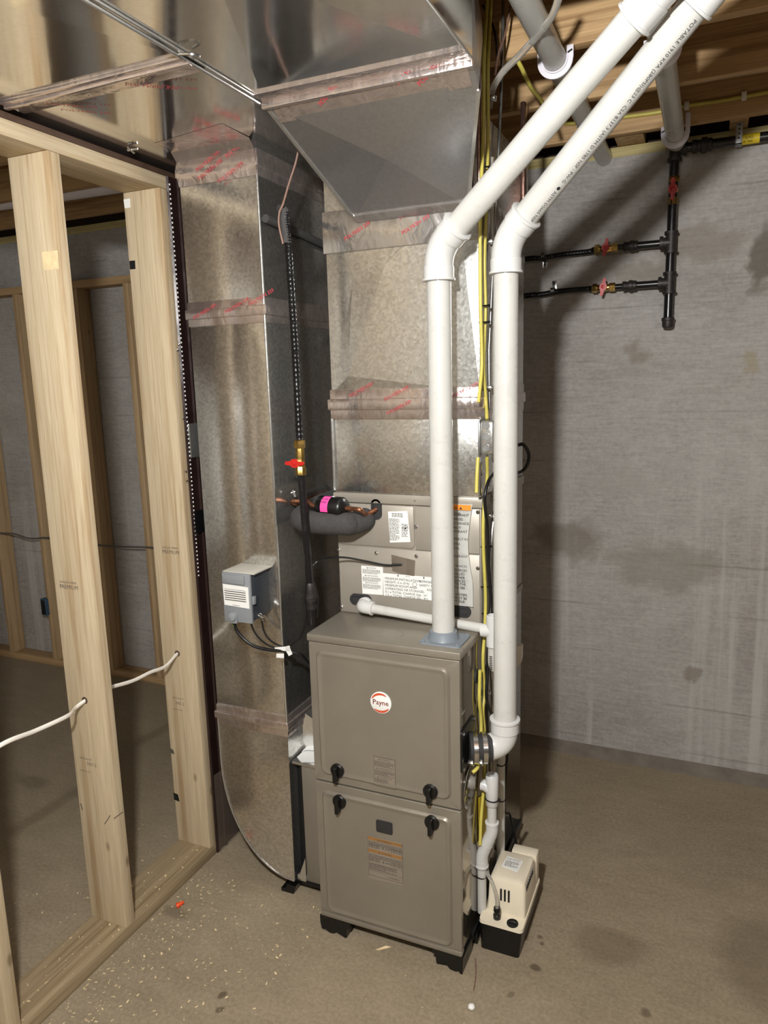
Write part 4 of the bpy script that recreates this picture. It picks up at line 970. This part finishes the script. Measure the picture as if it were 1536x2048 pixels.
def valve_handle(mb, c, u, n_, s=1.0):
    u = V(u).normalized(); n_ = V(n_).normalized(); v = n_.cross(u)
    pts = [(-.031, 0), (-.027, .005), (-.013, .006), (-.006, .012), (.006, .012), (.013, .006), (.027, .005), (.031, 0), (.027, -.005), (.013, -.006), (.006, -.012), (-.006, -.012), (-.013, -.006), (-.027, -.005)]
    mb.prism([V(c)+u*(x*s)+v*(y*s) for x, y in pts], n_*(.006*s))
    mb.lathe(V(c)-n_*(.012*s), n_, [(0, .006*s), (.02*s, .006*s), (.021*s, .003*s)], 10)
mb = MB(); valve_handle(mb, vc, (1, 0, 0), (0, -1, 0)); obj('valve_handle', mb, 'red_handle', gd)
mb = MB(); mb.tube([G(602, 945), G(611, 1060), G(620, 1170)], .0108, 16); mb.tube([G(619, 1165), G(622, 1250)], .0125, 16); obj('iron_pipe', mb, 'black_iron', gd)
mb = MB(); ud_ = (G(622, 1200)-G(620, 1165)).normalized(); mb.lathe(G(619.5, 1165), ud_, [(0, .0135), (.008, .0165), (.03, .0165), (.032, .0195), (.045, .0195), (.047, .0165), (.075, .0165), (.08, .0135)], 20); obj('union', mb, 'cast_iron', gd)
tag(obj('sensor_wire', MB().tube(spline([at(597, 300, 'y', .06), at(590, 330, 'y', .06), at(577, 370, 'y', .055), at(566, 408, 'y', .045), at(559, 425, 'y', .04), at(558, 450, 'y', .04), at(566, 488, 'y', .045)], 8), .0028, 8), 'brown_wire'), 'brown thermostat wire running down to the insulated gas hose', 'wire')
tag(obj('foam_line', MB().tube(spline([(X1+.012, .12, G(545, 420).z-.004), (X1+.013, .2, 2.085), (X1+.013, .42, 2.072), (X1+.013, .7, 2.05)], 6), .0115, 12), 'foam_insulation'), 'black foam insulated line running along the dark side of the return duct', 'pipe')
tag(obj('thermostat_wire', MB().tube(spline([at(626, 1131, 'y', .08), at(636, 1122, 'y', .09), at(655, 1116, 'y', .12), at(690, 1115, 'y', .155), at(730, 1122, 'y', .175), at(770, 1130, 'y', .185), at(803, 1130, 'y', YP-.005)], 8), .003, 8), 'black_wire'), 'thin black wire curving from the gas pipe to a foil patch on the coil cabinet', 'wire')
ziptie(622, 1203, .06, .0195, 'black zip tie round the gas pipe union left of the furnace')
tag(obj('loop_wire', MB().tube(spline([at(612, 1165, 'y', .03), at(609, 1200, 'y', .03), at(611, 1240, 'y', .03), at(600, 1275, 'y', .05), at(575, 1293, 'y', .07), at(568, 1296, 'y', .08)], 8), .0024, 8), 'black_wire'), 'thin black wire looping down beside the gas pipe to the cable tie', 'wire')
tag(obj('loop_wire', MB().tube(spline([at(630, 1168, 'y', .045), at(636, 1195, 'y', .05), at(634, 1235, 'y', .06)], 8), .0024, 8), 'black_wire'), 'short black wire bowed against the right side of the gas pipe', 'wire')

# ------------------------------------------------------------------ grey switch box on the return duct
sb = thing('switch_box', 'grey plastic electrical box with a white label screwed to the return duct', 'electrical box', (-.78, .06, 1.1))
yf = .012
a = at(445, 1143, 'y', yf); b = at(507, 1252, 'y', yf)
bx0, bx1, bz0, bz1 = a.x, b.x, at(476, 1243, 'y', yf).z, at(476, 1145, 'y', yf).z
mb = MB(); mb.box(bx0+.003, bx1-.003, yf+.004, YR-.001, bz0+.004, bz1-.004, .003); obj('box', mb, 'box_dark', sb)
mb = MB(); mb.box(bx0-.001, bx1+.012, yf+.001, YR-.001, bz1-.004, bz1+.001, .0015); obj('rain_cap', mb, 'box_top', sb)
mb = MB(); mb.box(bx0, bx1, yf-.006, yf+.004, bz0, bz1-.002, .002); mb.box(bx0+.004, bx1-.016, yf-.012, yf-.004, bz1-.034, bz1-.006, .003); cv = obj('cover', mb, 'box_grey', sb)
q = at(468, 1232, 'y', yf-.006); mb = MB(); mb.lathe((q.x, yf-.004, q.z), (0, -1, 0), [(0, .0145), (.012, .0145), (.017, .012), (.019, .006), (.0195, 0)], 20); mb.box(q.x-.0145, q.x+.0145, yf-.016, yf-.004, bz0-.002, q.z, .002); obj('knob_cover', mb, 'box_grey', cv)
mb = MB(); mb.prism([(bx0+.004, yf-.0065, bz1-.036), (bx1-.005, yf-.0065, bz1-.040), (bx1-.005, yf-.0065, bz1-.104), (bx0+.006, yf-.0065, bz1-.1)], (0, -.0025, 0)); lb = obj('label', mb, 'sticker_white', cv)
mb = MB(); q = V((bx0+.009, yf-.0092, bz1-.051))
for k in range(6):
    zz = q.z-k*.0066; th = .0028 if k else .0012
    mb.quad((q.x, q.y-.0003, zz), (bx1-.014, q.y-.0003, zz-.001), (bx1-.014, q.y-.0003, zz-.001+th), (q.x, q.y-.0003, zz+th))
smalltext(mb, (bx0+.035, yf-.0092, bz1-.0985), XU, ZU, .025, 1, .004, .0015)
obj('lettering', mb, 'ink_grey', lb)
mb = MB(); mb.box(bx1, bx1+.007, yf, yf+.012, (bz0+bz1)/2-.018, (bz0+bz1)/2+.006, .001); obj('hinge_tab', mb, 'box_grey', sb)
q = at(526, 1233, 'y', .07); mb = MB(); mb.cyl((bx1-.006, .05, bz0+.012), (bx1+.012, .05, bz0+.004), .009); mb.cyl((bx1+.008, .05, bz0+.016), (bx1+.012, .05, bz0-.006), .004); obj('cable_clamp', mb, 'steel', sb)
def bz(px, py, y): return at(px, py, 'y', y)
tag(obj('power_whip', MB().tube(spline([bz(469, 1247, .02), bz(474, 1262, .02), bz(490, 1280, .025), bz(510, 1293, .03), bz(540, 1300, .04), bz(570, 1302, .05), bz(598, 1308, .07), bz(612, 1320, .09), bz(622, 1333, .11)], 8), .0048, 10), 'black_wire'), 'thick black cable sagging from the grey box to the furnace side', 'cable')
tag(obj('control_wire', MB().tube(spline([bz(502, 1246, .03), bz(508, 1262, .03), bz(522, 1280, .035), bz(540, 1292, .045), bz(562, 1299, .055)], 8), .0028, 8), 'black_wire'), 'thin black wire hanging from the bottom of the grey box', 'wire')
tag(obj('control_wire', MB().tube(spline([bz(523, 1237, .055), bz(528, 1262, .055), bz(540, 1280, .055), bz(556, 1290, .055), bz(568, 1294, .06)], 8), .0028, 8), 'black_wire'), 'thin black wire hanging from the steel clamp of the grey box', 'wire')
tag(obj('ground_wire', MB().tube(spline([bz(464, 1245, .018), bz(467, 1252, .018), bz(471, 1258, .02)], 5), .0014, 6), 'green_wire'), 'tiny green wire at the cable entry under the grey box', 'wire')
wt = thing('wire_label', 'white paper flag label taped round the black cables beside the duct corner', 'label', tuple(bz(565, 1303, .05)))
mb = MB(); mb.prism([bz(549, 1295, .045), bz(580, 1292, .045), bz(580, 1303, .045), bz(551, 1299, .045)], (0, -.001, 0)); obj('flag', mb, 'paper', wt); mb = MB(); mb.prism([bz(553, 1307, .04), bz(568, 1307, .04), bz(568, 1316, .04), bz(553, 1315, .04)], (0, -.001, 0)); obj('flag', mb, 'paper', wt); mb = MB(); mb.prism([bz(568, 1294, .045), bz(578, 1291, .045), bz(585, 1308, .045), bz(578, 1312, .045)], (0, -.001, 0)); obj('flag', mb, 'paper', wt)

# ------------------------------------------------------------------ black gas manifold on the back wall
gm = thing('gas_manifold', 'black iron gas piping with three red handled valves on the concrete wall', 'gas pipe', (.4, 1.335, 1.82))
ym = 1.335; xm = .4
def Gm(px, py): return at(px, py, 'y', ym)
ztop = Gm(1350, 300).z; zA = Gm(1341, 485).z; zB = Gm(1337, 566).z; zcap = Gm(1335, 650).z
mb = MB(); mb.cyl((xm, ym, zcap+.01), (xm, ym, ztop), .0167); mb.cyl((xm, ym, ztop+.002), (2.995, ym, ztop+.002), .0167)
mb.cyl((xm, ym, zA), (.235, ym, zA), .0135); mb.cyl((xm, ym, zB), (.235, ym, zB), .0135); mb.cyl((.24, ym, zA), (.14, ym, zA), .0108); mb.cyl((.24, ym, zB), (.14, ym, zB), .0108); obj('iron_pipe', mb, 'black_iron', gm)
def tee(mb, c, r, L_, dirs):
    for d_ in dirs:
        d_ = V(d_); mb.lathe(c, d_, [(0, r), (L_-.012, r), (L_-.012, r+.005), (L_-.001, r+.005), (L_, r)], 22)
mb = MB(); tee(mb, V((xm, ym, zA)), .0195, .04, ((0, 0, 1), (0, 0, -1), (-1, 0, 0))); obj('tee', mb, 'cast_iron', gm)
mb = MB(); tee(mb, V((xm, ym, zB)), .0195, .04, ((0, 0, 1), (0, 0, -1), (-1, 0, 0))); obj('tee', mb, 'cast_iron', gm)
mb = MB(); tee(mb, V((xm, ym, ztop+.002)), .0205, .042, ((0, 0, -1), (1, 0, 0))); mb.ball((xm, ym, ztop+.002), .0207, seg=16); obj('elbow', mb, 'cast_iron', gm)
mb = MB(); mb.lathe((xm, ym, zcap-.012), ZU, [(0, .012), (.004, .019), (.014, .021), (.026, .021), (.028, .0235), (.038, .0235), (.04, .018)], 22); obj('end_cap', mb, 'cast_iron', gm)
for z_ in (zA, zB):
    mb = MB(); mb.lathe((.232, ym, z_), XU, [(0, .0165), (.002, .018), (.012, .018), (.014, .016), (.022, .0165), (.024, .021), (.036, .021), (.038, .0185), (.05, .0185), (.052, .015)], 20); obj('reducer', mb, 'cast_iron', gm)
xc_ = Gm(1405, 290).x
mb = MB(); mb.lathe((xc_-.035, ym, ztop+.002), XU, [(0, .019), (.002, .023), (.016, .023), (.018, .020), (.03, .0205), (.032, .0265), (.05, .0265), (.052, .022), (.066, .022), (.068, .018)], 20); obj('union', mb, 'cast_iron', gm)
def bvalve(parent, c, d, hu, s=1.0):
    d = V(d).normalized(); c = V(c)
    mb = MB(); mb.lathe(c-d*.045*s, d, [(0, .014*s), (.004*s, .0175*s), (.02*s, .0175*s)], 6); mb.lathe(c-d*.025*s, d, [(0, .012*s), (.012*s, .013*s), (.024*s, .017*s), (.036*s, .013*s), (.046*s, .013*s)], 14); mb.lathe(c+d*.02*s, d, [(0, .0165*s), (.022*s, .0165*s)], 6)
    o = obj('brass_valve', mb, 'brass', parent)
    mb = MB(); valve_handle(mb, c+V((0, -.026*s, 0)), hu, (0, -1, 0), 1.1*s); obj('valve_handle', mb, 'red_handle', o)
va = Gm(1213, 497); vb = Gm(1208, 575); vcx = Gm(1346, 382)
bvalve(gm, (va.x, ym, zA), (1, 0, 0), (.18, 0, 1)); bvalve(gm, (vb.x, ym, zB), (1, 0, 0), (.18, 0, 1)); bvalve(gm, (xm, ym, vcx.z), (0, 0, -1), (0, 0, 1), 1.15)
for z_, v_, pts, lab in ((zA, va, [(1175, 502), (1120, 508), (1080, 515), (1040, 518)], 'upper'), (zB, vb, [(1170, 577), (1120, 581), (1080, 588), (1036, 592)], 'lower')):
    pp = [V((v_.x-.045, ym, z_))]+[V((Gm(*q).x, ym+.02, Gm(*q).z)) for q in pts]+[V((-.6, ym+.02, Gm(*pts[-1]).z-.02))]
    sp_ = spline(pp, 24); tag(obj('gas_hose', MB().tube(sp_, [.0105+.0007*math.sin(i*2.4) for i in range(len(sp_))], 12), 'black_plastic'), f'{lab} black flexible gas hose running left from a valve on the concrete wall', 'hose')
for px, py, up_, lab in ((1087, 512, -1, 'upper'), (1106, 582, 1, 'lower')):
    q = at(px, py, 'y', YW-.03); mb = MB()
    mb.lathe((q.x-.007, ym+.02, q.z), XU, [(0, .0115), (0, .0135), (.014, .0135), (.014, .0115)], 20)
    zz = q.z+up_*.03; mb.box(q.x-.009, q.x+.009, YW-.003, YW-.0005, min(q.z, zz)-.012, max(q.z, zz)+.012, .0005); mb.box(q.x-.007, q.x+.007, ym+.02, YW-.001, q.z+up_*.0115-.0015, q.z+up_*.0115+.0015)
    o = thing('pipe_clamp', f'small steel clamp holding the {lab} black gas hose to the concrete wall', 'clamp', (q.x, YW, q.z)); obj('strap', mb, 'steel', o)
    mb = MB(); mb.lathe((q.x, YW-.003, zz), (0, -1, 0), [(0, .005), (.003, .0045), (.004, .002)], 6); obj('screw', mb, 'zip_black', o)
q = Gm(1498, 280)
mb = MB(); mb.lathe((q.x-.022, ym, ztop+.002), XU, [(0, .0171), (.055, .0171)], 24); tg = obj('yellow_tag', mb, 'yellow_tag', gm)
cyl_text(tg, 'GAS', .014, (q.x-.014, ym, ztop+.002), XU, .1, .0173); cyl_text(tg, 'A 1900', .010, (q.x-.018, ym, ztop+.002), XU, -.6, .0173)
q = at(1478, 270, 'y', ym)
sr = thing('pipe_strap', 'perforated steel strap hanging the black gas pipe beside the yellow tag', 'strap', (q.x, ym, ztop+.1))
mb = MB(); mb.box(q.x-.011, q.x+.011, ym-.0195, ym-.018, ztop-.012, ztop+.075, .0005); mb.box(q.x-.011, q.x+.011, ym-.0195, ym+.02, ztop-.0165, ztop-.0152, .0003); obj('band', mb, 'steel_dull', sr)
mb = MB()
for k in range(5): obj('hole', MB().lathe((q.x, ym-.0194, ztop+.005+k*.0145), (0, -1, 0), [(0, .0032), (.0006, .0032)], 10), 'zip_black', sr)

# ------------------------------------------------------------------ cables on the furnace's right side
def X_(px, py, x): return at(px, py, 'x', x)
# pixel columns below lie on the flat right side of plenum, coil and furnace
tag(obj('yellow_cable', MB().tube(spline([X_(974, 0, .014), X_(968, 120, .014), X_(967, 250, .012), X_(961, 420, .012), X_(961, 600, .012), X_(964, 720, .012), X_(960, 775, .012), X_(957, 805, .012)], 8), .0047, 10), 'yellow_cable'), 'yellow cable nearest the plenum corner, ending above the steel junction box', 'cable')
tag(obj('yellow_cable', MB().tube(spline([X_(982, 0, .014), X_(976, 130, .014), X_(976, 260, .012), X_(973, 400, .012), X_(969, 520, .012), X_(971, 620, .012), X_(967, 730, .012), X_(972, 800, .012), X_(974, 838, .02)], 8), .0047, 10), 'yellow_cable'), 'yellow cable running down the plenum side into the steel junction box', 'cable')
tag(obj('yellow_cable', MB().tube(spline([X_(974, 915, .02), X_(974, 960, .014), X_(967, 1030, .014), X_(967, 1100, .014), X_(971, 1190, .014), X_(970, 1250, .014), X_(966, 1320, .012), X_(969, 1385, .012), X_(966, 1420, .012), X_(969, 1470, .012), X_(968, 1560, .012), X_(962, 1640, .012), X_(960, 1690, .012)], 8), .0047, 10), 'yellow_cable'), 'yellow cable running from the junction box down the coil and furnace side', 'cable')
tag(obj('yellow_cable', MB().tube(spline([X_(956, 915, .012), X_(954, 950, .012), X_(953, 985, .012)], 6), .005, 10), 'yellow_cable'), 'short yellow cable end below the steel junction box', 'cable')
tag(obj('yellow_cable', MB().tube(spline([X_(945, 1545, .022), X_(953, 1538, .03), X_(957, 1530, .03), X_(962, 1500, .02), X_(962, 1440, .012), X_(959, 1400, .012), X_(960, 1340, .012)], 6), .005, 10), 'yellow_cable'), 'yellow cable bending into the furnace side below the intake coupling', 'cable')
tag(obj('yellow_cable', MB().tube(spline([at(1015, 90, 'y', .44), at(1040, 130, 'y', .46), at(1062, 175, 'y', .55), at(1085, 205, 'y', .7), at(1100, 240, 'y', .8)], 6), .0062, 10), 'yellow_cable'), 'yellow cable crossing under the first joist left of the slanting pipes', 'cable')
yj = 1.231
tag(obj('yellow_cable', MB().tube(spline([at(1115, 243, 'y', yj), at(1150, 246, 'y', yj), at(1240, 235, 'y', yj), at(1320, 224, 'y', yj), at(1375, 211, 'y', yj), at(1450, 200, 'y', yj), at(1560, 180, 'y', yj), at(1700, 160, 'y', yj), (1.6, yj, 2.545), (2.99, yj, 2.55)], 6), .007, 10), 'yellow_cable'), 'yellow cable stapled along the face of the joist by the concrete wall', 'cable')
for px, py in ((1373, 212), (1488, 192), (1157, 246)):
    q = at(px, py, 'y', yj-.005); mb = MB(); mb.box(q.x-.008, q.x+.008, yj-.0085, 1.2385, q.z-.012, q.z+.014, .002)
    tag(obj('cable_staple', mb, 'sticker_white'), {1373: 'white cable staple on the joist beside the right overhead pipe', 1488: 'white cable staple on the joist at the far right', 1157: 'white cable staple on the joist between the slanting pipes'}[px], 'staple', 'cable staples')
tag(obj('black_cable', MB().tube(spline([X_(990, 945, .03), X_(978, 960, .03), X_(971, 985, .028), X_(970, 1010, .026), X_(975, 1060, .025), X_(977, 1130, .025), X_(982, 1200, .025), X_(979, 1250, .025), X_(976, 1330, .024), X_(973, 1390, .024), X_(978, 1415, .024), X_(986, 1432, .026)], 8), .0046, 10), 'black_wire'), 'black cable running down beside the yellow cable on the coil side', 'cable')
tag(obj('black_cable', MB().tube(spline([(.03, .375, 1.50), at(1030, 888, 'y', .47), at(1046, 889, 'y', .5), at(1057, 905, 'y', .5), at(1056, 925, 'y', .5), at(1046, 941, 'y', .5), at(1030, 944, 'y', .46), (.012, .40, 1.40), (.012, .36, 1.34)], 8), .0055, 10), 'black_wire'), 'black cable looped out behind the intake pipe beside the junction box', 'cable')
tag(obj('conduit', MB().tube([X_(1007, 0, .012), X_(1002, 200, .012), X_(978, 700, .012), X_(979, 820, .012)], .004, 10), 'steel_dull'), 'thin grey conduit down the plenum side behind the yellow cables', 'conduit')
tag(obj('conduit', MB().tube([X_(996, 960, .016), X_(985, 1060, .016), X_(980, 1220, .016), X_(988, 1480, .016), X_(990, 1560, .016)], .006, 10), 'steel'), 'steel rod-like conduit down the coil side behind the black cable', 'conduit')
q = X_(966, 875, 0); r_ = X_(990, 875, .045)
jb = thing('junction_box', 'galvanized steel junction box on the plenum side behind the intake pipe', 'electrical box', (.02, .27, 1.47))
z0 = X_(962, 912, .012).z; z1 = X_(962, 840, .012).z
y0, y1 = X_(957, 880, .003).y, X_(957, 880, .003).y+.105
mb = MB(); mb.box(.001, .006, y0, y1, z0, z1, .002); obj('back_plate', mb, 'steel_dull', jb)
mb = MB(); mb.box(.005, .043, y0+.005, y1-.005, z0+.003, z1-.003, .006, 3); bx_ = obj('box', mb, 'galvanized_bright', jb)
mb = MB()
for k in range(3): obj('knockout', MB().lathe((.022, y0+.005, z0+.02+k*.03), (0, -1, 0), [(0, .0105), (.0012, .0105), (.0012, .009), (.0004, .0085)], 20), 'steel_dull', bx_)
def ties(px, py, lab):
    a = X_(px-8, py, .004); b = X_(px+12, py-1, .02); mb = MB(); mb.tube([a, (a+b)/2+V((.012, 0, 0)), b], .0022, 6); mb.ball(b, .004, seg=8)
    tag(obj('zip_tie', mb, 'zip_black'), lab, 'zip tie', 'black zip ties')
ties(966, 612, 'upper black zip tie round the yellow cables on the plenum side'); ties(966, 645, 'lower black zip tie round the yellow cables on the plenum side'); ties(970, 1094, 'black zip tie round cables beside the top of the hanging warning card'); ties(970, 1174, 'black zip tie round cables beside the middle of the warning card'); ties(972, 1227, 'black zip tie round cables just above the drain tee'); ties(966, 335, 'black zip tie on the yellow cables near the slanted vent pipe')
for px, py, lab in ((972, 484, 'small steel clip on the plenum side level with the vent elbow'), (970, 776, 'small steel clip above the junction box'), (976, 198, 'small steel clip on the yellow cables near the joists'), (966, 1386, 'steel cable clip on the furnace side above the intake coupling'), (969, 1032, 'white cable clip on the coil side near the warning card top')):
    q = X_(px, py, .004); mb = MB(); mb.box(.0005, .024, q.y-.009, q.y+.014, q.z-.006, q.z+.006, .003); mb.lathe((.022, q.y, q.z), XU, [(0, .005), (.004, .005), (.005, .003)], 10)
    tag(obj('cable_clip', mb, 'steel'), lab, 'clip', 'cable clips on the cabinet side')
mb = MB(); mb.prism([X_(957, 1595, .003), X_(972, 1588, .003), X_(974, 1655, .003), X_(958, 1690, .003)], (.001, 0, 0)); hg = tag(obj('yellow_sticker', mb, 'yellow_tag'), 'yellow printed sticker low on the furnace side behind the drain pipe', 'sticker')
# wires and tube near the joists
tag(obj('clear_tube', MB().tube(spline([at(1122, -20, 'y', .07), at(1105, 30, 'y', .12), at(1075, 70, 'y', .18), at(1040, 110, 'y', .24), at(1005, 145, 'y', .27), at(985, 180, 'y', .28), at(978, 215, 'y', .27)], 8), .0085, 12), 'clear_vinyl'), 'clear vinyl tube curving from the joists down beside the plenum', 'tube')
tag(obj('brown_wire', MB().tube(spline([at(1024, -10, 'y', .36), at(1018, 30, 'y', .36), at(1010, 70, 'y', .34), at(998, 105, 'y', .3), at(990, 150, 'y', .27)], 8), .003, 8), 'brown_wire'), 'brown wire hanging down in front of the first joist', 'wire')
tag(obj('brown_wire', MB().tube(spline([at(965, 10, 'y', .36), at(985, 50, 'y', .36), at(992, 80, 'y', .34), at(994, 110, 'y', .3)], 8), .003, 8), 'black_wire'), 'dark wire hanging down between the plenum and the first joist', 'wire')
# white cable through the studs
q1 = at(355, 1308, 'y', .1538); q0 = at(170, 1402, 'y', -.2545)
pts = [V((q1.x, .5, q1.z+.01)), V((q1.x, .19, q1.z)), V((q1.x, .15, q1.z)), V((q1.x-.0, .09, q1.z-.02)), at(300, 1345, 'y', .02), at(262, 1363, 'y', -.06), V((q0.x-.01, -.20, q0.z+.005)), V((q0.x, -.235, q0.z)), V((q0.x, -.258, q0.z)), V((q0.x-.003, -.29, q0.z-.008)), at(135, 1432, 'y', -.36), at(70, 1462, 'y', -.47), at(0, 1491, 'y', -.58), V((q0.x-.02, -.67, q0.z-.03)), V((q0.x, -.9, q0.z))]
tag(obj('white_cable', MB().tube(spline(pts, 8), .0062, 12, .55), 'white_cable'), 'white cable threaded through holes in the two nearest studs', 'cable')
for o_, q, y in ((st1, q0, -.2545), (st2, q1, .1538)):
    mb = MB(); mb.lathe((q.x, y-.0004, q.z+.002), (0, -1, 0), [(0, .0105), (.0006, .0105)], 18); obj('drilled_hole', mb, 'strip_brown', o_)
# ------------------------------------------------------------------ litter on the floor
wn = thing('wire_nut', 'orange wire connector lying on the floor near the bottom plate', 'wire connector', tuple(at(359, 1808, 'z', 0)))
q = at(359, 1810, 'z', .006); mb = MB(); mb.lathe(q+V((-.006, -.008, 0)), (.5, .8, .15), [(0, .007), (.005, .008), (.012, .007), (.022, .005), (.026, .002)], 10); obj('cap', mb, 'wire_nut', wn)
mb = MB(); mb.obox(q+V((-.004, -.004, .001)), (.009, -.006, 0), (.001, .002, 0), (0, 0, .004), .001); obj('wing', mb, 'wire_nut', wn)
q = at(767, 1898, 'z', 0); mb = MB(); mb.hull([q+V(v_) for v_ in ((-.022, -.012, .0003), (-.01, -.012, .002), (.02, .012, .003), (.024, .018, .0003), (.004, .008, .006), (-.012, -.002, .0003))]); tag(obj('wood_chip', mb, 'wood_chip'), 'large pale wood chip on the floor in front of the furnace', 'wood chip')
q = at(943, 2018, 'z', 0); mb = MB(); mb.ball(q+V((0, 0, .007)), .010, (1, 1, .75), 8); tag(obj('pebble', mb, 'sticker_white'), 'small whitish lump on the floor at the bottom edge', 'pebble')
q = at(950, 1945, 'z', .001); tag(obj('wire_scrap', MB().tube(spline([at(951, 1917, 'z', .002), at(952, 1945, 'z', .002), at(950, 1965, 'z', .002), at(947, 1981, 'z', .002)], 5), .0016, 6), 'brown_wire'), 'thin brown wire scrap on the floor right of the furnace foot', 'wire')
rnd = random.Random(11); mb = MB()
def chip(p, s):
    a = rnd.uniform(0, math.pi); u = V((math.cos(a), math.sin(a), rnd.uniform(-.1, .25)))*s; v = V((-math.sin(a), math.cos(a), 0))*s*rnd.uniform(.25, .6)
    z = V((0, 0, .0006+abs(u.z)+p[2])); p = V((p[0], p[1], 0))+z
    mb.bm.faces.new([mb.bm.verts.new(k) for k in (p-u-v, p+u-v*.6, p+u*.9+v, p-u*.8+v)])
for i in range(650):
    t = rnd.random()
    if t < .45: p = (rnd.uniform(-.968, -.72)-0*1, rnd.uniform(-.95, .10), 0); p = (XS+.004+abs(rnd.gauss(0, .10)), p[1], 0)
    elif t < .75: p = (rnd.uniform(-.96, -.45), rnd.uniform(-.7, .08), 0)
    elif t < .92: p = (XS-SD+rnd.uniform(.01, .13), rnd.uniform(-.95, .14), .038)
    else: p = (rnd.uniform(-1.5, -1.15), rnd.uniform(-.6, .3), 0)
    if -.255 < p[1] < -.214 and p[2] > 0: continue
    chip(p, rnd.choice((.0018, .0022, .003, .0045)))
for i in range(40): chip((rnd.uniform(-.46, .9), rnd.uniform(-1.0, 1.2) if rnd.random() < .5 else rnd.uniform(-.5, -.03), 0), .002)
o = obj('wood_shavings', mb, 'wood_chip'); tag(o, 'pale wood shavings scattered on the floor and bottom plate', 'shavings', None, 'stuff')
